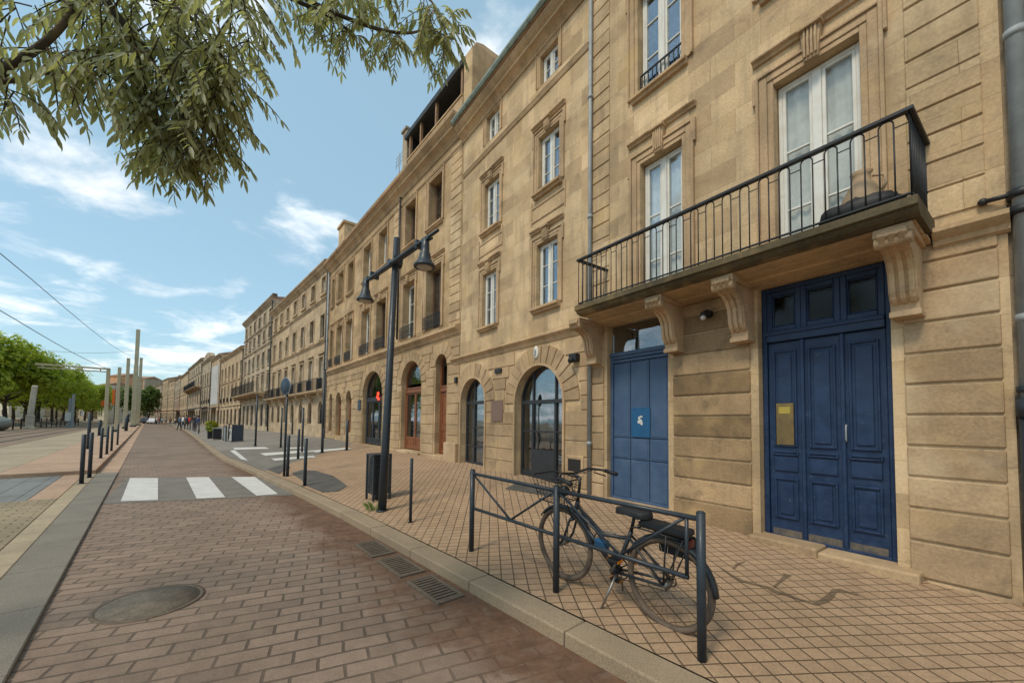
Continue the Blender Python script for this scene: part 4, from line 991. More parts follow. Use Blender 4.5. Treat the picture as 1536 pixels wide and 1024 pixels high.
# street lamp
lp=GP(573,766); lamp=thing('street_lamp','tall dark steel street lamp with two bell shaped heads on a cross arm','street lamp',lp,math.atan2(-.75,.66)); lamp.rotation_euler=(Matrix.Rotation(R(1.5),3,Vector((-.3,1,0)).normalized())@Matrix.Rotation(math.atan2(-.75,.66),3,'Z')).to_euler()
m=MB(); m.tube([(0,0,-.05),(0,0,1.1),(0,0,4.42)],[.066,.062,.046],14); m.tube([(0,0,0),(0,0,.02)],.09,14); m.build('pole',MT['steel'],lamp)
m=MB(); za=3.98
m.tube([(-1.22,-.06,za-.02),(0,-.06,za),(1.45,-.06,za+.03)],[.026,.036,.022],10); m.tube([(-1.12,.05,za+.05),(0,.05,za+.06),(1.10,.05,za+.08)],.016,8); m.tube([(0,-.10,za),(0,.10,za)],.05,10)
for x in (-.85,-.1,.1,.85): m.box(x-.03,x+.03,-.08,.07,za-.02,za+.09)
m.build('cross_arm',MT['steel'],lamp)
for x in (-1.08,1.12):
    m=MB(); zz=za-.01
    m.lathe([(.03,.04),(.05,.03),(.055,-.10),(.06,-.16),(.075,-.18),(.085,-.24),(.105,-.29),(.145,-.345),(.152,-.355),(.152,-.378),(.135,-.383),(.125,-.37)],20,(x,-.06,zz))
    m.box(x-.10,x+.10,-.085,-.035,zz+.0,zz+.05)
    hd=m.build('lamp_head',MT['steel'],lamp)
    m=MB(); m.lathe([(.001,-.405),(.08,-.397),(.126,-.373),(.001,-.365)],18,(x,-.06,zz)); m.build('diffuser',MT['lampglass'],hd)
MT_done=True
# slatted bin behind the lamp
bp=GP(567,748); bn=thing('litter_bin','slatted dark litter bin behind the street lamp','litter bin',bp,math.atan2(kd.y,kd.x))
m=MB(); w=.15
for k in range(17):
    z=.11+k*.039
    m.box(-w,w,-w-.006,-w+.012,z,z+.022); m.box(-w,w,w-.012,w+.006,z,z+.022); m.box(-w-.006,-w+.012,-w+.013,w-.013,z,z+.022); m.box(w-.012,w+.006,-w+.013,w-.013,z,z+.022)
m.build('slats',MT['steel'],bn)
m=MB()
for x in (-1,1):
    for y in (-1,1): m.box(x*w-.018,x*w+.018,y*w-.018,y*w+.018,0,.80)
m.box(-w-.02,w+.02,-w-.02,w+.02,.78,.81); m.build('frame',MT['steel'],bn,bevel=.004)
m=MB(); m.tube([(0,0,.12),(0,0,.74)],.12,14); m.build('liner',MT['iron'],bn); m=MB(); m.tube([(0,0,-.02),(0,0,.12)],.06,10); m.build('foot',MT['iron'],bn)
# bollards
def bollard(h=.9,r=.024,band=False):
    t=thing('bollard','','bollard')
    m=MB(); m.tube([(0,0,-.03),(0,0,h*.5),(0,0,h-.004),(0,0,h)],[r,r,r,r*.8],12); m.build('post',MT['steel'],t)
    m=MB(); m.tube([(0,0,-.02),(0,0,.008)],r*1.9,12); m.build('base_plate',MT['iron'],t)
    return t
def put_b(px,py,h,r,label,group):
    t=bollard(h,r); t.location=GP(px,py); t['label']=label; t['group']=group; return t
gA='slim steel bollards along the right kerb'
put_b(615.5,783,.90,.022,'slim bollard between the street lamp and the barrier',gA)
put_b(457,728,1.03,.034,'bollard standing at the edge of the dark asphalt patch, right of the round sign pole',gA)
put_b(431,714,1.03,.036,'bollard right beside the pole of the round sign',gA)
put_b(447,688,1.0,.04,'bollard on the side street crossing, behind the round sign',gA)
put_b(520,675,1.15,.05,'bollard in front of the narrow arches of the long ochre house',gA)
put_b(484,679,.9,.03,'short bollard at the foot of the tall pole by the side street',gA)
for px,py,h,l in ((352,662,1.,'bollard left of the navy notice board'),(343,657,1.,'bollard at the corner of the slatted screen'),(298,650,1.1,'bollard left of the yellow green planter'),(291,647,1.2,'bollard second to the left of the yellow green planter'),(285,645,1.3,'bollard farthest along the right kerb'),(438,651,1.,'bollard at the foot of the arcaded four storey house')):
    put_b(px,py,h,.045,l,gA)
# poles and round sign
def pole(px,py,h,r,label,cat='pole',arm=None,group='thin steel poles on the pavement'):
    t=thing('sign_pole',label,cat,GP(px,py),0,group); m=MB(); m.tube([(0,0,-.03),(0,0,h)],[r,r*.9],10); m.tube([(0,0,h),(0,0,h+.02)],r*1.05,10); m.build('post',MT['steel'],t)
    m=MB(); m.tube([(0,0,-.02),(0,0,.02)],r*2,10); m.build('base_plate',MT['iron'],t); return t
pole(383,669,2.5,.045,'thin pole in front of the house with the mossy parapet',group=None)
pole(421,671,1.75,.04,'thin pole behind the side street crossing, left of the round sign',group=None)
pole(453,678,1.7,.04,'thin pole among the bollards on the side street crossing',group=None)
pole(483,679,3.1,.045,'tallest thin pole, by the corner of the long ochre house',group=None)
rs=thing('round_sign','round blue traffic sign on a thin dark pole, turned away','traffic sign',GP(426,714),math.atan2(-.86,-.5)+pi/2)
m=MB(); m.tube([(0,0,-.03),(0,0,2.42)],.028,10); m.build('post',MT['steel'],rs)
m=MB(); m.lathe([(.001,-.012),(.21,-.012),(.22,0),(.21,.012),(.001,.012)],28,(0,-.045,2.28),Matrix.Rotation(pi/2,3,'X')); dsk=m.build('disc',MT['signblue'],rs)
m=MB(); m.tube([(.215*math.cos(2*pi*k/28),-.045,2.28+.215*math.sin(2*pi*k/28)) for k in range(28)],.011,6,closed=True); m.box(-.05,.05,-.03,.035,2.24,2.27); m.build('rim',MT['zinc'],dsk)
# pedestrian barrier
bz=.118
BL,BM,BR=[GP(x,y) for x,y in ((707,826),(834,887),(1053,990))]
br=thing('barrier','dark steel pedestrian barrier with V braces along the kerb','barrier',BL,0)
def pv(p,z): q=p-BL; return Vector((q.x,q.y,q.z+z))
for p in (BL,BM,BR):
    m=MB(); m.tube([pv(p,-.05),pv(p,.895)],.028,14); m.tube([pv(p,.895),pv(p,.905)],[.028,.018],14); m.build('post',MT['steel'],br)
for a,c in ((BL,BM),(BM,BR)):
    u=(c-a).normalized(); m=MB(); A,C=a+u*.02,c-u*.02
    m.tube([pv(A,.855),pv(C,.855)],.017,10); m.tube([pv(A,.475),pv(C-u*(.06 if c is BR else 0),.475)],.016,10); rail=m.build('rails',MT['steel'],br)
    mid=a.lerp(c,.52); m=MB(); e=C-u*(.07 if c is BR else 0)
    m.tube([pv(A+u*.02,.835),pv(mid-u*.01,.485)],.011,8); m.tube([pv(mid+u*.01,.485),pv(e-u*.02,.84)],.011,8)
    if c is BR: m.tube([pv(e,.855),pv(e,.475)],.013,8)
    m.build('brace',MT['steel'],br)
# drain grates
D0,D1=G(545,812),G(684,905)
ud=(D1-D0).normalized()
for k in range(3):
    c=D0.lerp(D1,(k+.5)/3); t=thing('drain_grate',['iron drain grate in the gutter nearest the street lamp','middle iron drain grate of the three in the gutter','iron drain grate in the gutter nearest the barrier'][k],'drain grate',(c.x,c.y,.004),math.atan2(ud.y,ud.x),'iron drain grates in the gutter')
    L=.30; mm=MB(); 
    for (x0,x1,y0,y1) in ((-L,L,-.14,-.108),(-L,L,.108,.14),(-L,-L+.035,-.107,.107),(L-.035,L,-.107,.107)): mm.box(x0,x1,y0,y1,-.01,.016)
    mm.build('rim',MT['grate'],t,bevel=.004)
    mm=MB()
    for q in range(10): x=-L+.055+q*(2*L-.11)/9; mm.box(x-.014,x+.014,-.106,.106,-.008,.012)
    mm.build('bars',MT['grate'],t,bevel=.003)
    mm=MB(); mm.box(-L+.03,L-.03,-.107,.107,-.004,.002); mm.build('pit',MT['dark'],t)
mc=(G(148,920)+G(312,885)+G(230,878)+G(200,938))/4
mh=thing('manhole_cover','worn round manhole cover set in the road setts','manhole cover',(mc.x,mc.y,.002)); m=MB(); m.lathe([(.36,-.02),(.36,.006),(.33,.008),(.325,.002)],40); m.build('rim',MT['grate'],mh)
m=MB(); m.lathe([(.325,-.01),(.325,.006),(.001,.010)],40)
m.build('lid',MT['cover'],mh)
# dark draped patch in front of the glazed arch door
def drape_thing(name,mat,poly,label,cat,lift=.008):
    o=drape(name,mat,poly,lift,4); del o['kind']; return tag(o,label,cat)
def gp2(px,py): p=GS(px,py); return (p.x,p.y)
drape_thing('door_mat',MT['asphalt_d'],[gp2(757,733),gp2(776,724),gp2(842,738),gp2(826,745)],'thin dark mat on the pavement before the glazed arch door','door mat')
# spilled stain on the tiles
def stain(pts,w):
    P=[Vector(gp2(*p)) for p in pts]; L=[];Rr=[]
    for i,p in enumerate(P):
        t=(P[min(i+1,len(P)-1)]-P[max(i-1,0)]).normalized(); n=Vector((-t.y,t.x)); ww=.62*w[i]
        L.append(p+n*ww); Rr.append(p-n*ww)
    mb=MB()
    for i in range(len(P)-1):
        q=[L[i],L[i+1],Rr[i+1],Rr[i]]; mb.quad(*[(a.x,a.y,GZ(a.x,a.y)+.004) for a in q])
    return mb
S1=stain([(1080,851),(1096,862),(1110,870),(1130,876),(1150,880),(1162,887),(1180,892),(1200,899),(1222,906),(1237,901),(1246,893),(1252,886)],[.012,.03,.05,.03,.035,.055,.04,.03,.035,.045,.04,.03])
S2=stain([(1162,880),(1170,872),(1182,862),(1174,860)],[.02,.018,.045,.02]); S3=stain([(1100,853),(1106,846),(1118,842)],[.018,.02,.01]); S4=stain([(1248,886),(1262,885),(1275,889),(1288,893)],[.03,.045,.035,.012])
mb=MB()
for s in (S1,S2,S3,S4):
    o=len(mb.v); 
    for f,tt in zip(s.f,s.t): mb.f.append([i+o for i in f]); mb.t.append(0); mb.sm.append(False)
    mb.v+=s.v
tag(mb.build('pavement_stain',MT['tiles_wet']),kind='structure')
# weeds at the lamp foot
def weeds(name,loc,label,n=40,r=.14,h=.14,mat='weed'):
    mb=MB()
    for i in range(n):
        a=rnd.uniform(0,2*pi); d=r*rnd.random()**.7; x,y=d*math.cos(a),d*math.sin(a); hh=h*rnd.uniform(.4,1.1); l=rnd.uniform(.3,1.)*hh; b=a+rnd.uniform(-1,1); w=.006
        mb.tint=rnd.uniform(-1,1)
        mb.add([(x-w*math.sin(b),y+w*math.cos(b),-.01),(x+w*math.sin(b),y-w*math.cos(b),-.01),(x+l*.5*math.cos(b)+w*.7,y+l*.5*math.sin(b),hh*.7),(x+l*math.cos(b),y+l*math.sin(b),hh)],[(0,1,2),(0,2,3)])
    o=mb.build(name,MT[mat]); o.location=loc; return tag(o,label,'weeds')
wp=GP(563,765); weeds('weed_tuft',wp,'small tuft of green weeds at the foot of the street lamp')
# ================================================================== bicycle
F0,R0=GP(862,877),GP(1028,950)
ax=(F0-R0); bike=thing('bicycle','old dark city bicycle with muddy tyres leaning by the barrier','bicycle',R0.lerp(F0,.5)+ax.normalized()*.13,math.atan2(ax.y,ax.x)); bike.rotation_euler=(R(-3),R(-2.5),math.atan2(ax.y,ax.x))
wb=ax.length/2; wr=.325; hz=wr
def T(pts,r,name,mat,par=bike,n=8,extra=None):
    m=MB(); m.tube(pts,r,n)
    if extra: extra(m)
    return m.build(name,MT[mat],par)
xf,xr=wb,-wb
bb=(-.06,0,.27); st=(-.20,0,.62); hd_t=(xf-.165,0,.74); hd_b=(xf-.125,0,.62)
m=MB()
m.tube([hd_t,hd_b],.021,10); m.tube([(xf-.130,0,.635),bb],.020,10); m.tube([(xf-.15,0,.70),(.06,0,.52),(-.19,0,.56)],.015,10); m.tube([bb,st],.017,10)
for s in (-1,1):
    m.tube([(bb[0],s*.035,bb[2]),(xr,s*.06,hz)],.011,8); m.tube([(st[0]+.015,s*.02,.58),(xr,s*.06,hz)],.010,8)
m.tube([(bb[0],-.05,bb[2]),(bb[0],.05,bb[2])],.026,10); fr=m.build('frame',MT['bikepaint'],bike)
m=MB()
for s in (-1,1): m.tube([(xf-.118,s*.02,.60),(xf-.108,s*.05,.56),(xf-.06,s*.055,.42),(xf,s*.052,hz)],.011,8)
m.tube([(xf-.12,-.055,.575),(xf-.12,.055,.575)],.015,8); m.build('fork',MT['bikepaint'],bike)
def wheel(x,name='wheel'):
    m=MB(); m.tube([(x+wr*math.cos(2*pi*k/40)*.94,0,hz+wr*.94*math.sin(2*pi*k/40)) for k in range(40)],.0225,10,closed=True); w=m.build(name,MT['tyre'],bike)
    m=MB(); m.tube([(x+.287*math.cos(2*pi*k/40),0,hz+.287*math.sin(2*pi*k/40)) for k in range(40)],.010,8,closed=True); m.build('rim',MT['rust'],w)
    m=MB()
    for k in range(28):
        a=2*pi*k/28; s=1 if k%2 else -1; a2=a+(.5 if k%4<2 else -.5); m.tube([(x+.02*math.cos(a2),s*.03,hz+.02*math.sin(a2)),(x+.28*math.cos(a),0,hz+.28*math.sin(a))],.0013,4)
    m.build('spokes',MT['chrome'],w); m=MB(); m.tube([(x,-.055,hz),(x,.055,hz)],.018,10); m.tube([(x,-.07,hz),(x,.07,hz)],.008,8); m.build('hub',MT['chrome'],w)
wheel(xf); wheel(xr)
def guard(x,a0,a1,par=bike):
    m=MB(); rr=wr+.022; n=16; vs=[];fs=[]
    for i in range(n+1):
        a=R(a0+(a1-a0)*i/n)
        for k,(dy,dr) in enumerate(((-.030,-.022),(-.022,-.003),(0,.003),(.022,-.003),(.030,-.022))): vs.append((x+(rr+dr)*math.cos(a),dy,hz+(rr+dr)*math.sin(a)))
    for i in range(n):
        for k in range(4): fs.append((i*5+k,i*5+k+1,i*5+k+6,i*5+k+5))
    m.smooth=True; m.add(vs,fs); o=m.build('mudguard',MT['bikepaint'],bike); so=o.modifiers.new('thickness','SOLIDIFY'); so.thickness=.002
    m=MB()
    for s in (-1,1): m.tube([(x,s*.06,hz),(x+(rr-.02)*math.cos(R(a0 if x<0 else a1)),s*.03,hz+(rr-.02)*math.sin(R(a0 if x<0 else a1)))],.003,5)
    m.build('stay',MT['chrome'],o)
guard(xf,35,170); guard(xr,20,175)
# handlebar, stem, brakes, cables, front carrier
m=MB(); sx=xf-.185; hb=.985
m.tube([hd_t,(sx,0,.90),(sx+.01,0,.955)],.013,10); m.tube([(sx+.01,0,.95),(sx+.07,0,hb-.01)],.012,8)
m.tube([(sx-.16,-.30,hb-.02),(sx-.02,-.28,hb),(sx+.05,-.18,hb+.015),(sx+.07,0,hb-.01),(sx+.05,.18,hb+.015),(sx-.02,.28,hb),(sx-.16,.30,hb-.02)],.011,10); hbo=m.build('handlebar',MT['chrome_d'],bike)
for s in (-1,1):
    m=MB(); m.tube([(sx-.17,s*.302,hb-.021),(sx-.05,s*.287,hb-.002)],.017,10); m.build('grip',MT['rubber'],hbo)
    m=MB(); m.tube([(sx+.02,s*.24,hb),(sx+.05,s*.25,hb-.03),(sx-.06,s*.285,hb-.05)],.006,6); m.build('brake_lever',MT['chrome_d'],hbo)
m=MB(); m.tube([(sx+.03,.22,hb),(xf-.02,.12,hb-.03),(xf-.05,.06,.80),(xf-.11,.03,.60)],.004,5); m.tube([(sx+.03,-.22,hb),(xf+.0,-.10,hb-.06),(xf-.08,-.03,.76),(.1,-.02,.50),(bb[0],-.03,.30)],.004,5); m.tube([(sx,.24,hb-.01),(sx-.07,.14,.86),(sx-.02,.05,.70),(0,.03,.44)],.004,5); m.build('cable',MT['rubber'],bike)
m=MB(); bx=xf+.10
m.tube([(bx-.17,-.15,.90),(bx+.15,-.16,.92),(bx+.17,-.10,.925),(bx+.17,.10,.925),(bx+.15,.16,.92),(bx-.17,.15,.90)],.008,8,closed=True)
m.tube([(bx-.13,-.11,.70),(bx+.11,-.11,.70),(bx+.11,.11,.70),(bx-.13,.11,.70)],.005,6,closed=True)
for i in range(7):
    f=i/6; m.tube([(bx-.17+.32*f,-.155,.90+.02*f),(bx-.13+.24*f,-.11,.70)],.0025,4); m.tube([(bx-.17+.32*f,.155,.90+.02*f),(bx-.13+.24*f,.11,.70)],.0025,4); m.tube([(bx-.13+.24*f,-.11,.70),(bx-.13+.24*f,.11,.70)],.0025,4); m.tube([(bx+.17,-.15+.3*f,.92),(bx+.11,-.11+.22*f,.70)],.0025,4); m.tube([(bx-.17,-.15+.3*f,.90),(bx-.13,-.11+.22*f,.70)],.0025,4)
for z in (.77,.84): k=(z-.7)/.2; m.tube([(bx-.13-.04*k,-.11-.045*k,z),(bx+.11+.05*k,-.11-.045*k,z),(bx+.11+.05*k,.11+.045*k,z),(bx-.13-.04*k,.11+.045*k,z)],.0025,4,closed=True)
for s in (-1,1): m.tube([(bx,s*.11,.70),(xf,s*.06,hz)],.004,6)
bk=m.build('front_basket',MT['iron'],bike)
m=MB(); m.lathe([(.001,.0),(.035,.005),(.05,.03),(.045,.07),(.001,.09)],14,(xf-.045,0,.80),Matrix.Rotation(pi/2,3,'Y')); m.build('headlight',MT['chrome_d'],bike)
# saddle
m=MB(); m.tube([st,(-.225,0,.74)],.013,8); m.build('seat_post',MT['chrome_d'],bike)
m=MB(); n=14; vs=[];fs=[]
for i in range(n+1):
    f=i/n; x=-.36+.29*f; w=.085*(1-f)**.7+.022 if f>.12 else .085*(.55+.45*f/.12); z=.775+.018*math.sin(f*pi)+.02*(1-f)**2
    if f<.12: w*=.8
    for k in range(9):
        a=pi*k/8; vs.append((x,w*math.cos(a),z-.042+.052*math.sin(a)**.6))
for i in range(n):
    for k in range(8): fs.append((i*9+k,(i+1)*9+k,(i+1)*9+k+1,i*9+k+1))
fs.append(tuple(range(9))); fs.append(tuple(range(n*9,n*9+9))[::-1]); m.smooth=True; m.add(vs,fs); sdl=m.build('saddle',MT['rubber'],bike)
m=MB()
for s in (-1,1): m.tube([(-.33,s*.05,.745),(-.24,s*.02,.735),(-.12,s*.015,.75)],.004,5)
for s in (-1,1):
    m.tube([(-.31+.018*math.cos(k*.7),s*.055+.018*math.sin(k*.7),.69+.004*k) for k in range(18)],.003,4)
m.build('saddle_springs',MT['chrome_d'],sdl)
# rack with a flat black bag
m=MB()
for s in (-1,1):
    m.tube([(-.22,s*.05,.66),(-.28,s*.065,.685),(xr-.14,s*.065,.685)],.006,6); m.tube([(xr-.02,s*.068,.685),(xr,s*.065,hz)],.006,6)
    m.tube([(xr-.14,s*.068,.685),(xr,s*.066,hz)],.005,6)
for x in (-.30,-.42,xr-.02,xr-.14): m.tube([(x,-.065,.685),(x,.065,.685)],.005,6)
rk=m.build('rear_rack',MT['iron'],bike)
m=MB(); m.box(-.30,xr-.16,-.075,.075,.695,.745); 
o=m.build('rack_bag',MT['rubber'],bike,bevel=.02,seg=3)
m=MB(); m.prism_x([(-.078,.50),(-.105,.52),(-.105,.67),(-.072,.69)],xr-.16,xr+.12); o=m.build('side_bag',MT['rubber'],bike,bevel=.015,seg=2)
m=MB(); m.box(xr-.175,xr-.155,-.035,.035,.63,.68); m.build('tail_light',MT['tail'],bike,bevel=.006)
# drivetrain
m=MB(); m.tube([(bb[0]+.085*math.cos(2*pi*k/24),-.055,bb[2]+.085*math.sin(2*pi*k/24)) for k in range(24)],.006,6,closed=True)
for k in range(5): m.tube([(bb[0],-.055,bb[2]),(bb[0]+.085*math.cos(k*1.257),-.055,bb[2]+.085*math.sin(k*1.257))],.006,5)
m.tube([(xr+.035*math.cos(2*pi*k/14),-.052,hz+.035*math.sin(2*pi*k/14)) for k in range(14)],.006,5,closed=True)
m.tube([(bb[0],-.055,bb[2]+.087),(xr,-.052,hz+.037)],.004,4); m.tube([(bb[0],-.055,bb[2]-.087),(xr+.05,-.052,hz-.09),(xr,-.052,hz-.037)],.004,4)
m.tube([(xr+.05,-.052,hz-.09),(xr+.01,-.055,hz-.02)],.008,5)
m.build('chain_set',MT['rust'],bike)
for s,a in ((-1,R(-60)),(1,R(120))):
    ca,sa=math.cos(a),math.sin(a); m=MB(); m.tube([(bb[0],s*.065,bb[2]),(bb[0]+.165*ca,s*.08,bb[2]+.165*sa)],.010,8); c=m.build('crank',MT['chrome'],bike)
    m=MB(); px_,pz_=bb[0]+.165*ca,bb[2]+.165*sa; m.box(px_-.045,px_+.045,s*.09 if s>0 else -.17,.17 if s>0 else -.09,pz_-.012,pz_+.012); p_=m.build('pedal',MT['rubber'],c,bevel=.004)
    m=MB(); m.box(px_+.046,px_+.052,(s*.13)-.03,(s*.13)+.03,pz_-.01,pz_+.01); m.box(px_-.052,px_-.046,(s*.13)-.03,(s*.13)+.03,pz_-.01,pz_+.01); m.build('pedal_reflector',MT['orange'],p_)
m=MB(); m.box(-.235,-.175,-.035,-.015,.36,.47); m.build('orange_reflector',MT['orange'],bike,bevel=.004)
m=MB(); m.tube([(bb[0]-.03,.04,bb[2]-.02),(bb[0]+.02,.16,-.0)],.009,8); m.tube([(bb[0]-.02,-.04,bb[2]-.02),(bb[0]+.05,-.17,.03)],.008,8); m.build('kickstand',MT['chrome'],bike)
m=MB(); m.box(.02,.14,-.04,.03,.40,.48); m.build('blue_lock',MT['bluelock'],bike,bevel=.02,seg=2)
m=MB(); m.tube([(bb[0]+.10*math.cos(2*pi*k/20)*1.5+.1,-.05+.03*math.sin(4*pi*k/20),.42+.12*math.sin(2*pi*k/20)) for k in range(20)],.006,6,closed=True); m.build('lock_cable',MT['chrome'],bike)
MT['pillar']=stone('pale_pillar_stone',(.40,.37,.30),(.36,.33,.26),9,9,0,soot=.4)
MT['boulder']=flat('grey_green_stone',(.20,.215,.19),.8,.15,1.,bumps=.2,fine=.1)
MT['orangecloth']=flat('orange_cloth',(.80,.17,.02),.7,.06)
MT['shrub']=leafmat('yellow_green_shrub',(.12,.16,.02),(.42,.40,.03),.3)
MT['navy']=flat('navy_board',(.014,.02,.032),.5)
# ================================================================== left side
gB='dark bollards along the left platform'
def put_l(px,py,h,label,r=.040):
    p=G(px,py,.03 if py>705 else .13); t=bollard(h,r); t.location=p; t['label']=label; t['group']=gB
put_l(122,725,1.12,'dark bollard nearest the camera on the left platform')
put_l(134,716,1.13,'second dark bollard on the left platform, just before the pink slabs')
put_l(151,687,1.05,'third dark bollard along the left platform')
put_l(160,681,1.08,'fourth dark bollard along the left platform, by the foot of the gantry mast')
put_l(167,676,1.05,'fifth dark bollard along the left platform')
put_l(176,667,1.08,'dark bollard of the left platform closest to the tall masts')
put_l(132,673,1.6,'taller thin dark post behind the first left bollards',.06)
put_l(149,653,1.2,'dark bollard at the tram track edge beside the gantry mast',.10)
put_l(189,646,1.6,'short dark post between the pale masts',.14)
# masts
def mast(px,py,h,r,label,name='mast'):
    p=G(px,py,.1); t=thing(name,label,'mast',p,R(42)); m=MB(); m.prism_z([(-r,-r),(r,-r),(r,r),(-r,r)],-.1,h*.62); m.prism_z([(-r*.86,-r*.86),(r*.86,-r*.86),(r*.86,r*.86),(-r*.86,r*.86)],h*.62+.002,h); m.build('shaft',MT['mast'],t,bevel=.02)
    m=MB(); m.box(-r*1.35,r*1.35,-r*1.35,r*1.35,-.1,.25); m.build('base',MT['steel'],t,bevel=.02); return t
MT['mast']=paint('pale_olive_mast_paint',(.44,.385,.25),(.37,.325,.21),None,.6,scale=1.5)
mast(174,648,6.3,.14,'pale square mast right of the gantry'); mast(187,643,8.9,.185,'pale mast left of the tallest one')
mast(199.5,640,15.,.27,'tallest pale mast on the left'); mast(206.5,638,12.2,.24,'pale mast right of the tallest one')
gp_=G(157,655,.12); gan=thing('gantry','pale tram gantry with a mast and a beam over the tracks','gantry',gp_,math.atan2(LN.y,LN.x))
m=MB(); m.prism_z([(-.10,-.10),(.10,-.10),(.10,.10),(-.10,.10)],-.1,4.98); m.build('shaft',MT['mast'],gan,bevel=.01)
m=MB(); m.box(.105,3.3,-.05,.05,4.66,4.73); m.box(.105,3.4,-.08,.08,4.86,4.97)
for k in range(4): x=.4+.9*k; m.box(x-.03,x+.03,-.04,.04,4.73,4.86)
m.build('beam',MT['mast'],gan,bevel=.008)
m=MB(); m.box(-.16,.16,-.16,.16,-.1,.12); m.build('base',MT['steel'],gan)
# overhead wires
def wire(name,pts,r,label):
    m=MB(); P=[Vector(p) for p in pts]; base=P[0].copy(); m.tube([p-base for p in P],r,5); o=m.build(name,MT['iron']); o.location=base; tag(o,label,'wire')
mp=G(199.5,640,.1)
def along(px,py,y):
    d=ray(px,py); return CAMP+d*(y/d.y)
A=Vector((mp.x,mp.y,0)); da=ray(203.5,538); A=CAMP+da*(A.y/da.y)
B=along(0,378,14.); wire('overhead_wire',[A+(B-A)*f+Vector((0,0,-.5*math.sin(pi*min(f,1)))) for f in [k/12*1.4 for k in range(13)]],.016,'upper overhead tram wire running to the tallest mast')
A=gp_+Vector((0,0,4.9)); B=along(0,465,13.); wire('overhead_wire',[A+(B-A)*f+Vector((0,0,-.15*math.sin(pi*min(f,1)))) for f in [k/12*1.4 for k in range(13)]],.014,'lower overhead tram wire running to the gantry')
A=along(199,526,mp.y); B=along(70,525.5,52.); wire('span_wire',[A.lerp(B,k/8)+Vector((0,0,-.35*math.sin(pi*k/8))) for k in range(9)],.020,'thin span wire crossing from the tallest mast to the trees')
# stone monolith, two metal posts, rounded bulk, fence on the promenade
def pz(px,py,Y):
    d=ray(px,py); p=CAMP+d*(Y/d.y); return p
def promz(x,y):
    o=(Vector((x,y))-LB).dot(LN)
    pts=[(10.6,0),(10.75,.12),(13.,.5),(18.,.9),(90,.95)]
    for (a,za),(b,zb) in zip(pts,pts[1:]):
        if o<=b: return za+(zb-za)*max(0,(o-a)/(b-a))
    return .95
def PP(px,Y): d=ray(px,628); p=CAMP+d*(Y/d.y); return Vector((p.x,p.y,promz(p.x,p.y)))
p=PP(45.5,46.); t=thing('stone_pillar','leaning pale stone pillar before the trees','pillar',p,R(45)); m=MB(); m.prism_z([(-.32,-.32),(.32,-.32),(.32,.32),(-.32,.32)],-.1,1.7); m.add([(-.24,-.24,1.7),(.24,-.24,1.7),(.24,.24,1.7),(-.24,.24,1.7),(-.02,-.32,5.1),(.42,-.32,5.1),(.42,.12,5.2),(-.02,.12,5.2)],[(0,1,5,4),(1,2,6,5),(2,3,7,6),(3,0,4,7),(4,5,6,7)]); m.build('shaft',MT['pillar'],t,bevel=.03)
m=MB(); m.box(-.45,.45,-.45,.45,-.1,.3); m.build('plinth',MT['pillar'],t,bevel=.03)
for px,h,l in ((104,4.3,'slim grey metal post left of its twin before the trees'),(108.5,4.9,'slim grey metal post right of its twin before the trees')):
    p=PP(px,58.); t=thing('metal_post',l,'post',p,R(40),'slim grey metal posts before the trees'); m=MB(); m.prism_z([(-.14,-.14),(.14,-.14),(.14,.14),(-.14,.14)],-.1,h); m.build('shaft',MT['zinc'],t,bevel=.01)
    m=MB(); m.box(-.3,.3,-.3,.3,-.1,.2); m.build('base',MT['zinc'],t)
    if px<105: m=MB(); m.box(-.42,.42,-.2,.2,.9,2.2); m.build('switch_box',MT['white'],t,bevel=.03)
p=G(-30,646,0); t=thing('boulder','smooth rounded grey green boulder at the left edge of the photo','boulder',(p.x,p.y,.0)); m=MB()  # smooth rounded bulk standing in for a vehicle front
n=28;mm=16;vs=[];fs=[]
for i in range(mm+1):
    for k in range(n):
        a=pi*i/mm;b=2*pi*k/n; d=Vector((math.sin(a)*math.cos(b),math.sin(a)*math.sin(b),-math.cos(a)))
        s=1+.06*noise.noise(d*1.7); vs.append((d.x*2.5*s,d.y*1.7*s,.75+d.z*1.0*s))
for i in range(mm):
    for k in range(n): fs.append((i*n+k,i*n+(k+1)%n,(i+1)*n+(k+1)%n,(i+1)*n+k))
m.smooth=True; m.add(vs,fs); m.build('stone',MT['boulder'],t)
MTb=None
# promenade fence
f0=PP(-25,37.); f1=PP(118,74.); L=(f1-f0).length; fn=thing('fence','low dark railing in front of the promenade trees','fence',f0,math.atan2(f1.y-f0.y,f1.x-f0.x))
m=MB()
for z in (.15,.55,1.0): m.box(0,L,-.03,.03,z,z+.06)
m.build('rails',MT['iron'],fn); m=MB(); n=int(L/.5)
for k in range(n): x=L*k/n; m.box(x-.025,x+.025,-.02,.02,.15,1.03)
m.build('pickets',MT['iron'],fn)
n=int(L/3)
for k in range(n+1): x=L*k/n; m=MB(); m.box(x-.06,x+.06,-.06,.06,-.2,1.15); m.build('post',MT['iron'],fn)
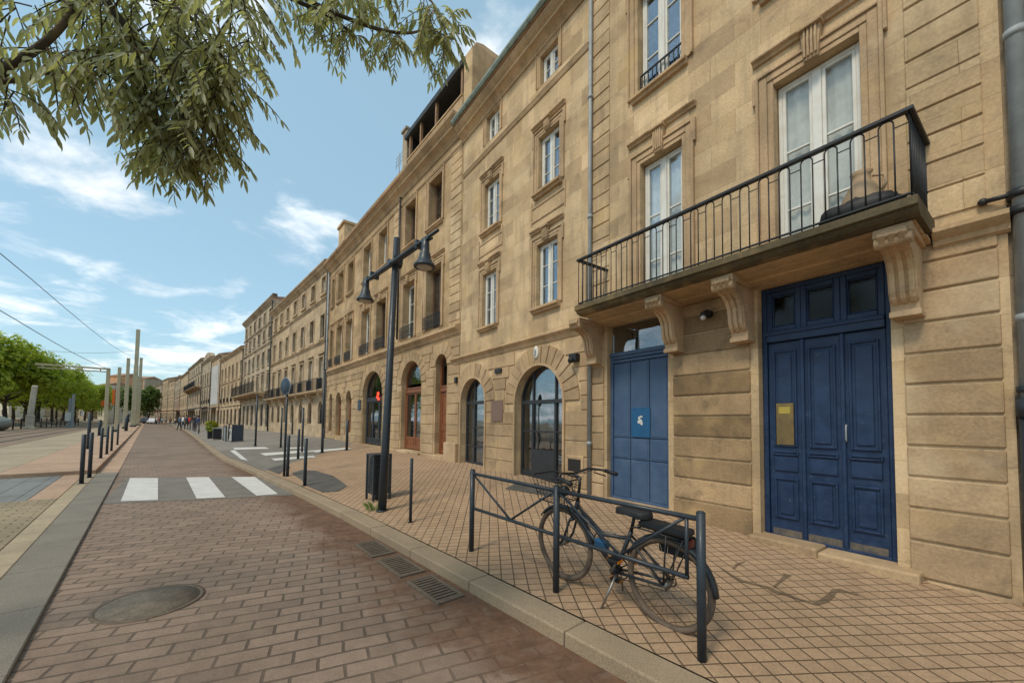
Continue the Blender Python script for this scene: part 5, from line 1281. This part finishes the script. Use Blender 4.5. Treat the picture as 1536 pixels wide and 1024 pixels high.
# ================================================================== trees
def crown(seed,rx,ry,rz,n,leaf,lobes=9,flat_=.55):
    rg=random.Random(seed); mb=MB(); L=[]
    for i in range(lobes):
        a=rg.uniform(0,2*pi); f=rg.uniform(.25,.62); L.append((Vector((rx*f*math.cos(a),ry*f*math.sin(a),rz*rg.uniform(-.45,.55))),rg.uniform(.38,.60)))
    L.append((Vector((0,0,.1*rz)),.7)); L.append((Vector((0,0,.5*rz)),.5))
    for i in range(n):
        c,s=L[rg.randrange(len(L))]
        d=Vector((rg.gauss(0,1),rg.gauss(0,1),rg.gauss(0,1))).normalized(); r=rg.random()**.28
        if d.z<-.35 and rg.random()<.6: d.z*=-1
        p=c+Vector((d.x*rx*s*r,d.y*ry*s*r,d.z*rz*s*r))
        p+=Vector((noise.noise(p*.9+Vector((seed,0,0))),noise.noise(p*.9+Vector((0,seed,0))),noise.noise(p*.9)))*.5
        q=leaf*rg.uniform(.6,1.35); nn=(d*1.0+Vector((rg.gauss(0,.45),rg.gauss(0,.45),rg.gauss(0,.45)+.55))).normalized(); e=nn.orthogonal().normalized(); e=(e*math.cos(rg.uniform(0,6))+nn.cross(e)*math.sin(rg.uniform(0,6))).normalized(); g=nn.cross(e)
        mb.tint=max(-1,min(1,noise.noise(p*.8)*1.4+rg.uniform(-.5,.5)))
        mb.add([p-e*q*.5,p+g*q*.32+nn*q*.08,p+e*q*.55,p-g*q*.32+nn*q*.08],[(0,1,2,3)])
    return mb
def trunk(seed,h,r,spread,n=7):
    rg=random.Random(seed); m=MB(); m.tube([(0,0,-.2),(.02,.03,h*.35),(rg.uniform(-.08,.08),rg.uniform(-.08,.08),h*.75),(rg.uniform(-.15,.15),rg.uniform(-.15,.15),h*1.3)],[r*1.25,r,r*.85,r*.45],9)
    for i in range(n):
        a=2*pi*i/n+rg.uniform(-.3,.3); z=h*rg.uniform(.7,1.05); m.tube([(0,0,z),(spread*.35*math.cos(a),spread*.35*math.sin(a),z+h*.25),(spread*math.cos(a),spread*math.sin(a),z+h*rg.uniform(.55,1.))],[r*.5,r*.32,r*.10],6)
    return m
MT['leaf']=leafmat('spring_green_leaves',(.17,.235,.020),(.42,.46,.055),.5)
MT['leaf_d']=leafmat('mid_green_leaves',(.06,.11,.022),(.16,.22,.045),.35)
MT['bark']=stone('dark_bark',(.07,.055,.04),(.05,.04,.03),9,9,0,soot=.5,streak=.8,bump=.9,soot_c=(.03,.025,.02))
protos=[]
for sd in (3,11,23):
    t=thing('tree','','tree'); m=trunk(sd,2.3,.16,2.6); m.build('trunk',MT['bark'],t); m=crown(sd,4.0,4.0,3.6,8000,.36,12); c=m.build('crown',MT['leaf'],t); c.location=(0,0,4.75); protos.append(t)
trow=[(-70,48,1.44),(-30,50.5,1.44),(8,55,1.42),(37,63,1.38),(57,70,1.36),(78,79,1.36),(95,89,1.36),(112,99,1.36),(127,110,1.36),(138,122,1.36)]
tl=['bright green tree, partly cut by the left edge of the photo','bright green tree at the left edge of the photo','bright green tree whose trunk stands left of the stone pillar','bright green tree right behind the stone pillar','bright green tree next to the right of the stone pillar','bright green tree midway between the pillar and the metal posts','bright green tree just left of the slim metal posts','bright green tree behind the slim metal posts','bright green tree second from the right end of the row','bright green tree at the right end of the row by the gantry mast']
for i,((px,Y,s),lb) in enumerate(zip(trow,tl)):
    o=protos[i] if i<3 else copy_tree(protos[i%3])
    p=PP(px,Y); o.location=p; o.rotation_euler=(0,0,i*1.7); o.scale=(s,s,s*1.0); o['label']=lb; o['group']='bright green trees in a row on the promenade'
# second row behind (fills the gaps under the crowns)
for i,(px,Y,s) in enumerate([(-45,64,1.42),(20,76,1.4),(52,90,1.4),(84,108,1.4),(108,128,1.4)]):
    o=copy_tree(protos[(i+1)%3]); o.location=PP(px,Y); o.rotation_euler=(0,0,i*2.3+.5); o.scale=(s,s,s); o['label']=['back row tree at the far left, above the boulder','back row tree between the boulder and the stone pillar','back row tree behind and right of the stone pillar','back row tree behind the gap before the metal posts','back row tree behind the right part of the row'][i]; o['group']='bright green trees in a row on the promenade'
p=G(222,634,.1); p=pz(222,633,104.); t=thing('tree','dense darker green tree at the far end of the road','tree',(p.x,p.y,0)); m=trunk(5,2.,.22,2.); m.build('trunk',MT['bark'],t); m=crown(9,3.0,3.0,4.6,5000,.5,9); c=m.build('crown',MT['leaf_d'],t); c.location=(0,0,5.6)
p=pz(192,633,128.); t=thing('tree','dark tree half hidden behind the pale masts','tree',(p.x,p.y,0)); m=trunk(6,2.,.22,2.); m.build('trunk',MT['bark'],t); m=crown(19,3.0,3.0,5.2,3500,.6,9); c=m.build('crown',MT['leaf_d'],t); c.location=(0,0,7.)
# low buildings far behind the trees
def far_block(px0,px1,Y,H,label,mat,st):
    a=PP(px0,Y); c=PP(px1,Y); a.z=c.z=0; d=(a-c).normalized(); W=(a-c).length
    fr=Fr((c.x,c.y),(d.x,d.y)); return townhouse(label,fr,0,W,H,st,mat,z0=0.,depth=10,bays=max(3,int(W/3)),roofh=1.6,detail=False,pipe=False,group=None,base=0)
MT['cream']=stone('cream_render',(.62,.55,.42),(.58,.5,.38),9,9,0,soot=.2); MT['ochre']=stone('ochre_render',(.58,.40,.17),(.52,.36,.15),9,9,0,soot=.2); MT['orangew']=stone('salmon_render',(.60,.32,.16),(.55,.3,.15),9,9,0,soot=.2)
far_block(-60,12,128,8.,'cream house behind the trees at the far left','cream',[(1.8,3.6),(4.4,6.)]); far_block(12.5,22,132,8.5,'narrow ochre house behind the trees','ochre',[(1.8,3.8),(4.6,6.4)]); far_block(22.5,70,138,8.,'long pale house behind the trees at the stone pillar','stone_far',[(1.8,3.6),(4.4,6.)]); far_block(71,128,160,9.5,'grey house behind the trees at the metal posts','stone_far2',[(2.,4.),(5.,7.)])
far_block(146,158,150,14.,'cream house seen just right of the gantry trees','cream',[(2.,5.),(6.5,9.),(10.5,12.5)]); far_block(158.5,178,165,19.,'salmon house behind the orange banner','orangew',[(2.,5.),(7,10.),(12,15)]); far_block(179,214,185,20.,'pale house behind the pale masts','stone_far2',[(2.,5.),(7,10.),(12,15)])
# orange banner mast
p=pz(171,630,96.); t=thing('banner','tall orange banner hanging between the gantry and the masts','banner',(p.x,p.y,0),R(40)); m=MB(); m.tube([(0,0,0),(0,0,9.2)],.08,8); m.build('pole',MT['steel'],t); m=MB(); m.box(-.55,.55,-.03,.03,4.6,8.4); m.build('cloth',MT['orangecloth'],t); 
p=pz(156,630,96.); t=thing('sign_box','small orange sign box left of the gantry mast','sign',(p.x,p.y,0),R(40)); m=MB(); m.tube([(0,0,0),(0,0,4.4)],.07,8); m.build('pole',MT['steel'],t); m=MB(); m.box(-.7,.7,-.15,.15,4.2,5.6); m.build('box',MT['orangecloth'],t,bevel=.05)
# ================================================================== terrace clutter by the kerb in the middle distance
t=thing('planter','planter with a yellow green shrub before the slatted screen','planter',GP(318,657),kang); m=MB(); m.box(-.32,.32,-.26,.26,0,.42); m.box(-.36,.36,-.30,.30,.42,.48); m.build('tub',MT['iron'],t,bevel=.015); m=crown(31,.62,.55,.40,900,.17,7); c=m.build('shrub',MT['shrub'],t); c.location=(0,0,.78)
t=thing('screen','grey slatted terrace screen between the planter and the notice board','screen',GP(337,661),kang); m=MB()
for k in range(9): m.box(-.55+k*.13,-.47+k*.13,-.012,.012,.08,.85)
m.build('slats',MT['zinc'],t); m=MB(); m.box(-.6,-.56,-.03,.03,0,.95); m.box(.64,.68,-.03,.03,0,.95); m.box(-.56,.64,-.025,.025,.86,.91); m.build('frame',MT['steel'],t)
t=thing('cabinet','black cabinet at the left end of the terrace screen','cabinet',GP(325,659),kang); m=MB(); m.box(-.28,.28,-.22,.22,.04,.72); m.build('body',MT['iron'],t,bevel=.015); m=MB(); m.box(-.22,.22,-.235,-.22,.1,.66); m.build('door',MT['steel'],t); m=MB(); m.box(-.3,.3,-.24,.24,.72,.75); m.build('top',MT['zinc'],t)
t=thing('notice_board','navy notice board standing by the side street','notice board',GP(356,662),kang+R(70)); m=MB(); m.box(-.24,.24,-.03,.03,.06,.98); m.build('panel',MT['navy'],t,bevel=.01); m=MB(); m.box(-.14,.10,-.04,-.031,.35,.75); m.build('poster',MT['zinc'],t); m=MB()
for x in (-.28,.24): m.box(x,x+.04,-.045,.045,0,1.0)
m.box(-.32,.32,-.12,.12,0,.05); m.build('frame',MT['steel'],t)
t=thing('menu_board','small white menu board leaning by the navy notice board','menu board',GP(349,661.5),kang+R(60)); m=MB(); m.add([(-.16,-.05,0),(.16,-.05,0),(.16,.02,0),(-.16,.02,0),(-.16,.06,.72),(.16,.06,.72),(.16,.10,.72),(-.16,.10,.72)],[(0,1,5,4),(1,2,6,5),(2,3,7,6),(3,0,4,7),(4,5,6,7),(0,3,2,1)]); m.build('panel',MT['white'],t,bevel=.006); m=MB(); m.tube([(-.12,.25,0),(-.12,.1,.6)],.012,6); m.tube([(.12,.25,0),(.12,.1,.6)],.012,6); m.build('strut',MT['steel'],t)
# ================================================================== people, far away
def person(px,py,h,label,top,leg,hair=(.03,.02,.015),rz=0.,step=.14,skin=(.42,.25,.17)):
    p=GS(px,py) if px>262 else G(px,py,0); t=thing('person',label,'person',p,rz)
    k=h/1.75
    me=bpy.data.meshes.new('body'); V=[];E=[];Rr=[]
    def v(x,y,z,r,link=None):
        V.append((x*k,y*k,z*k)); Rr.append(r*k)
        if link is not None: E.append((link,len(V)-1))
        return len(V)-1
    pel=v(0,0,.95,.15); wa=v(0,0,1.12,.13,pel); ch=v(0,.01,1.34,.155,wa); nk=v(0,.02,1.50,.062,ch); h0=v(0,.03,1.60,.095,nk); v(0,.035,1.68,.085,h0)
    for s in (-1,1):
        hp=v(s*.09,0,.88,.10,pel); kn_=v(s*.09,s*step*.5+.03,.50,.065,hp); an=v(s*.09,s*step,.09,.045,kn_); v(s*.10,s*step+.16,.03,.035,an)
        sh=v(s*.17,.01,1.40,.065,ch); el=v(s*.23,-s*.06,1.13,.045,sh); ha=v(s*.24,-s*.10+.10,.90,.035,el); v(s*.235,-s*.10+.14,.82,.028,ha)
    me.from_pydata(V,E,[]); o=bpy.data.objects.new('body',me); COL.objects.link(o); o.parent=t
    sk=o.modifiers.new('skin','SKIN'); 
    for i,r in enumerate(Rr): me.skin_vertices[0].data[i].radius=(r,r*.85); 
    me.skin_vertices[0].data[0].use_root=True
    ss=o.modifiers.new('smooth','SUBSURF'); ss.levels=1; ss.render_levels=1; sk.use_smooth_shade=True
    m,tt,out=newmat('clothed_body'); z=tt.sep(tt.obj())[2]
    col=tt.mix(tt.math('GREATER_THAN',z,.97*k),leg,top); col=tt.mix(tt.math('GREATER_THAN',z,1.47*k),col,skin); col=tt.mix(tt.math('LESS_THAN',z,.10*k),col,(.03,.025,.02)); principled(tt,out,col,.8); me.materials.append(m)
    m=MB(); m.ball((0,.01*k,1.66*k),.105*k,.12*k,.10*k,10,7); m.build('hair',flat('hair',hair,.7),t)
P_=[(274,643,1.75,'person in a white top walking by the red awning',(.6,.6,.58),(.03,.04,.08)),(283.5,643,1.7,'person in a vivid red top among the distant walkers',(.55,.03,.03),(.05,.05,.06)),(279,644,1.78,'person in a dark jacket left of the one in red',(.03,.035,.05),(.06,.05,.04)),(269,645,1.72,'person in a blue grey coat nearest among the distant walkers',(.07,.10,.16),(.03,.03,.035)),(262,638.5,1.7,'person in a beige top on the road at the street end',(.4,.32,.22),(.05,.06,.10)),(238,637,1.72,'person in a crimson top left of centre on the far road',(.42,.04,.06),(.3,.3,.32)),(248,637.5,1.7,'person in a grey top on the far road',(.28,.28,.29),(.04,.04,.06)),(243,637,1.6,'person in a pale blue top on the far road',(.35,.42,.5),(.06,.05,.05)),(255,638,1.74,'person in a brown jacket on the far road',(.16,.09,.05),(.04,.05,.08)),(291,645.5,1.8,'person in a black coat close to the kerb bollards',(.02,.02,.022),(.03,.03,.04)),(296,647,1.7,'person in a navy top right of the one in a black coat',(.03,.05,.11),(.12,.10,.08)),(233,636.5,1.7,'person in an olive jacket at the far left of the walkers on the road',(.12,.12,.06),(.03,.03,.04))]
for i,(px,py,h,l,a,b_) in enumerate(P_): person(px,py,h,l,a,b_,rz=rnd.uniform(-.6,.6)+(pi if i%2 else 0))
# parked cars at the far end
def car(px,py,label,col,rz,roofc=None):
    p=G(px,py,0); t=thing('parked_car',label,'car',p,rz); m=MB()
    prof=[(-2.05,.28),(-2.1,.62),(-2.0,.86),(-1.6,.92),(-1.05,1.38),(.45,1.42),(1.05,.98),(1.85,.88),(2.08,.68),(2.1,.30)]
    m.prism_y([(x,z) for x,z in prof],-.82,.82); bd=m.build('body',paint('car_paint',col,V3(.9,col),None,.25),t,bevel=.08,seg=2)
    m=MB(); m.prism_y([(-1.45,.95),(-1.0,1.33),(.42,1.36),(.92,.98)],-.835,.835); m.build('side_window',MT['iron'],t)
    m=MB(); m.add([(1.03,-.68,.99),(1.03,.68,.99),(.49,.62,1.38),(.49,-.62,1.38)],[(0,1,2,3)]); m.build('windscreen',MT['pane'],t)
    for x in (-1.28,1.28):
        for y in (-.78,.78): m=MB(); m.tube([(x,y-.10,.31),(x,y+.10,.31)],.31,16); w=m.build('wheel',MT['rubber'],t); m=MB(); m.tube([(x,y-.105,.31),(x,y+.105,.31)],.18,12); m.build('rim',MT['chrome'],w)
    for y in (-.6,.6): m=MB(); m.ball((2.02,y,.70),.07,.15,.07,10,6); m.build('headlight',MT['white'],t)
for px,py,l,c in ((230.5,635.5,'white car at the far end of the road under the dark green tree',(.6,.6,.6)),(219,635.2,'dark car at the far end, left of the white one',(.03,.03,.04)),(225,635.,'silver car between the dark and the white one at the street end',(.3,.31,.32))): car(px,py,l,c,R(-60))
MT['jar']=flat('beige_earthenware',(.36,.25,.15),.7,.15,5.)
MT['leaf_o']=leafmat('olive_leaves',(.265,.27,.155),(.48,.48,.33),.48)
# ================================================================== balcony clutter
o1=F1.w(.22,.40,3.405)
t=thing('jar','tall beige earthenware jar at the end of the balcony','jar',F1.w(.10,.34,3.405),rz_of(F1.d)); m=MB(); m.lathe([(.07,0),(.13,.05),(.165,.16),(.155,.27),(.11,.37),(.07,.44),(.065,.50),(.085,.53),(.07,.525),(.05,.50),(.05,.40)],20); m.build('body',MT['jar'],t)
m=MB(); m.tube([(.08,0,.47),(.16,0,.44),(.17,0,.36),(.14,0,.30)],.014,8); m.build('handle',MT['jar'],t)
t=thing('bag','black crumpled bag lying on the balcony floor beside the jar','bag',F1.w(.10,.56,3.405),rz_of(F1.d)); m=MB(); vs=[];fs=[]
for i in range(11):
    for k in range(18):
        a=pi*i/10;b=2*pi*k/18; d=Vector((math.sin(a)*math.cos(b),math.sin(a)*math.sin(b),-math.cos(a))); s=1+.28*noise.noise(d*2.6+Vector((3,1,7))); vs.append((d.x*.30*s,d.y*.12*s,max(0,.09+d.z*.10*s)))
for i in range(10):
    for k in range(18): fs.append((i*18+k,i*18+(k+1)%18,(i+1)*18+(k+1)%18,(i+1)*18+k))
m.smooth=True; m.add(vs,fs); m.build('sack',MT['rubber'],t); m=MB(); m.tube([(-.05,0,.17),(0,.02,.22),(.06,0,.17)],.012,6); m.build('strap',MT['rubber'],t)
# ================================================================== tree overhead: trunk stands left of the frame
TB=Vector((-4.9,1.5,0))
tree=thing('tree','tree with olive feathery leaves hanging into the top left of the photo','tree',TB)
def rel(p): return p-TB
mw=MB()
def limb(pts,r0,r1,n=8):
    P=[Vector(p) for p in pts]; Q=[]
    for i in range(len(P)-1):
        for k in range(4):
            f=k/4; p0=P[max(i-1,0)];p1=P[i];p2=P[i+1];p3=P[min(i+2,len(P)-1)]
            Q.append(.5*((2*p1)+(-p0+p2)*f+(2*p0-5*p1+4*p2-p3)*f*f+(-p0+3*p1-3*p2+p3)*f**3))
    Q.append(P[-1]); m=len(Q)
    mw.tube([rel(q) for q in Q],[r0+(r1-r0)*i/(m-1) for i in range(m)],n); return Q
top=Vector((-4.7,1.9,4.0))
mw.tube([rel(p) for p in (TB+Vector((0,0,-.1)),TB+Vector((.05,.05,1.2)),TB+Vector((.1,.2,2.6)),top)],[.17,.14,.12,.09],12)
LIMBS=[]
LIMBS.append(limb([top,Vector((-3.9,2.4,4.7)),at(60,-160,3.6),at(130,-40,3.3),at(165,10,3.2),at(215,70,3.1),at(238,110,3.05)],.040,.006))
LIMBS.append(limb([Vector((-4.75,1.75,3.2)),at(-160,60,3.6),at(-40,125,3.1),at(20,95,3.0),at(70,62,2.95),at(107,18,3.0),at(92,-8,3.1),at(85,-60,3.2)],.024,.007))
LIMBS.append(limb([at(60,-160,3.6),at(250,-120,3.7),at(390,-40,3.6),at(480,10,3.6),at(560,42,3.5),at(610,50,3.45),at(645,45,3.4),at(680,60,3.4)],.020,.003))
LIMBS.append(limb([at(250,-120,3.7),at(330,-60,3.5),at(420,-10,3.5),at(500,28,3.5),at(535,60,3.5)],.022,.004))
LIMBS.append(limb([at(160,-30,3.3),at(260,10,3.1),at(320,60,3.0),at(345,110,2.95)],.018,.004))
LIMBS.append(limb([at(420,-10,3.5),at(560,-30,3.6),at(630,-10,3.5),at(655,12,3.5)],.014,.004))
LIMBS.append(limb([at(-40,125,3.1),at(30,120,2.9),at(75,110,2.85),at(120,135,2.8)],.012,.003))
mf=MB(); rl_=random.Random(5)
def leafblade(p,d,up,L,w):
    d=d.normalized(); s=d.cross(up); s=s.normalized() if s.length>1e-3 else d.orthogonal().normalized(); n=s.cross(d)
    q=[p,p+d*L*.22+s*w*.8+n*w*.25,p+d*L*.55+s*w+n*w*.22,p+d*L*.85+s*w*.5-n*w*.1,p+d*L-n*w*.5,p+d*L*.85-s*w*.5-n*w*.1,p+d*L*.55-s*w+n*w*.22,p+d*L*.22-s*w*.8+n*w*.25,p+d*L*.5-n*w*.05]
    mf.tint=rl_.uniform(-1,1); mf.add(q,[(0,1,2,8),(8,2,3,4),(8,4,5,6),(0,8,6,7)])
def pinnate(p,d,L,pairs,sz):
    """feathery compound leaf drooping from p in direction d"""
    pts=[p]; cur=Vector(d).normalized(); st=L/8
    for i in range(8):
        cur=(cur+Vector((0,0,-.13))).normalized(); pts.append(pts[-1]+cur*st)
    mw.tube([rel(q) for q in pts],[.0028]*8+[.0012],4,cap=False)
    side=cur.cross(Vector((0,0,1))); side=side.normalized() if side.length>.1 else Vector((rl_.uniform(-1,1),rl_.uniform(-1,1),0)).normalized()
    for k in range(pairs):
        f=.22+.76*k/(pairs-1); i=min(7,int(f*8)); a=pts[i].lerp(pts[i+1],f*8-i); t_=(pts[i+1]-pts[i]).normalized()
        for s in (-1,1):
            dd=(t_*.5+side*s*rl_.uniform(.5,.95)+Vector((0,0,-rl_.uniform(.35,.85)))+Vector((rl_.gauss(0,.10),rl_.gauss(0,.10),0))); leafblade(rel(a),dd,side*s*.4+Vector((rl_.gauss(0,.3),rl_.gauss(0,.3),1)),sz*rl_.uniform(.7,1.2)*(1-.5*abs(f-.45)),sz*.105)
    leafblade(rel(pts[-1]),pts[-1]-pts[-2],Vector((rl_.gauss(0,.4),rl_.gauss(0,.4),1)),sz*.95,sz*.11)
def fill(poly,n,d0,d1,L=(.24,.36),sz=(.068,.086),down=.4):
    xs=[p[0] for p in poly]; ys=[p[1] for p in poly]; c=0; tries=0
    while c<n and tries<n*60:
        tries+=1; x=rl_.uniform(min(xs),max(xs)); y=rl_.uniform(min(ys),max(ys)); ins=False
        for (xa,ya),(xb,yb) in zip(poly,poly[1:]+poly[:1]):
            if (ya>y)!=(yb>y) and x<(xb-xa)*(y-ya)/(yb-ya)+xa: ins=not ins
        if not ins: continue
        c+=1; p=at(x,y,rl_.uniform(d0,d1)); a=rl_.uniform(0,2*pi)
        pinnate(p,Vector((math.cos(a),math.sin(a)*.7,rl_.uniform(-.9,.25)-down*.4)),rl_.uniform(*L),rl_.choice((6,7,8)),rl_.uniform(*sz))
# main hanging mass, then sprays along the limbs
fill([(130,-60),(410,-60),(398,20),(385,50),(368,90),(345,100),(330,80),(300,100),(240,85),(180,60),(140,30)],128,2.9,3.7)
fill([(170,40),(260,55),(345,80),(356,115),(345,165),(320,190),(285,180),(235,145),(195,105)],96,2.8,3.4)
fill([(225,135),(275,150),(330,165),(332,200),(318,228),(300,226),(272,214),(246,205)],44,2.8,3.2,(.18,.28))
fill([(310,60),(376,60),(364,110),(345,150),(320,140)],18,2.9,3.4)
fill([(235,205),(256,208),(256,232),(242,235)],7,2.9,3.1,(.14,.22)); fill([(296,214),(326,205),(334,228),(312,236)],10,2.9,3.1,(.14,.22))
fill([(205,150),(250,165),(268,205),(250,222),(225,205)],16,2.85,3.15,(.18,.28)); fill([(232,215),(258,218),(258,245),(240,246)],7,2.9,3.1,(.14,.22))
fill([(70,70),(150,60),(165,95),(120,112),(75,105)],17,2.7,3.1,(.18,.28))
fill([(-30,0),(60,-20),(110,0),(95,35),(35,45),(-20,45)],11,2.8,3.3)
fill([(-30,60),(15,70),(10,100),(-20,110)],6,2.8,3.2,(.18,.26)); fill([(10,120),(45,110),(40,135),(12,150)],5,2.8,3.1,(.16,.22)); fill([(150,95),(175,100),(178,125),(158,135)],7,2.8,3.1,(.16,.24))
for Q_,n,i0 in ((LIMBS[2],22,.42),(LIMBS[3],14,.45),(LIMBS[5],14,.3)):
    for k in range(n):
        f=i0+(1-i0)*rl_.random(); i=min(len(Q_)-2,int(f*(len(Q_)-1))); p=Q_[i].lerp(Q_[i+1],rl_.random()); a=rl_.uniform(0,2*pi)
        pinnate(p,Vector((math.cos(a),.6*math.sin(a),rl_.uniform(-.6,.15))),rl_.uniform(.16,.27),rl_.choice((5,6,7)),rl_.uniform(.066,.082))
fill([(645,0),(668,5),(690,50),(660,55),(640,30)],16,3.3,3.6,(.16,.26)); fill([(400,-20),(560,-30),(600,0),(560,18),(500,25),(430,15)],26,3.4,3.8,(.16,.25)); fill([(560,35),(600,45),(595,62),(575,60)],5,3.4,3.6,(.14,.2))
def pixof(p):
    d=p-CAMP; z=d.dot(fwd)
    return (768+FPX*d.dot(cr)/z, Y0-FPX*d.dot(cu)/z) if z>.2 else (-9999,0)
c=0
while c<230:
    Q_=rl_.choice(LIMBS[:4]); p=Q_[rl_.randrange(len(Q_))].lerp(Vector((-4.7,1.9,4.5)),rl_.random()**1.5*.9)+Vector((rl_.gauss(0,.55),rl_.gauss(0,.55),rl_.gauss(.25,.4)))
    px,py=pixof(p)
    if (px>-150 and py>-170) or p.z<3.0: continue
    c+=1; a=rl_.uniform(0,2*pi); pinnate(p,Vector((math.cos(a),math.sin(a),rl_.uniform(-.4,.4))),rl_.uniform(.22,.34),rl_.choice((6,7,8)),rl_.uniform(.07,.09))
mw.build('trunk',MT['bark'],tree); mf.build('crown',MT['leaf_o'],tree)
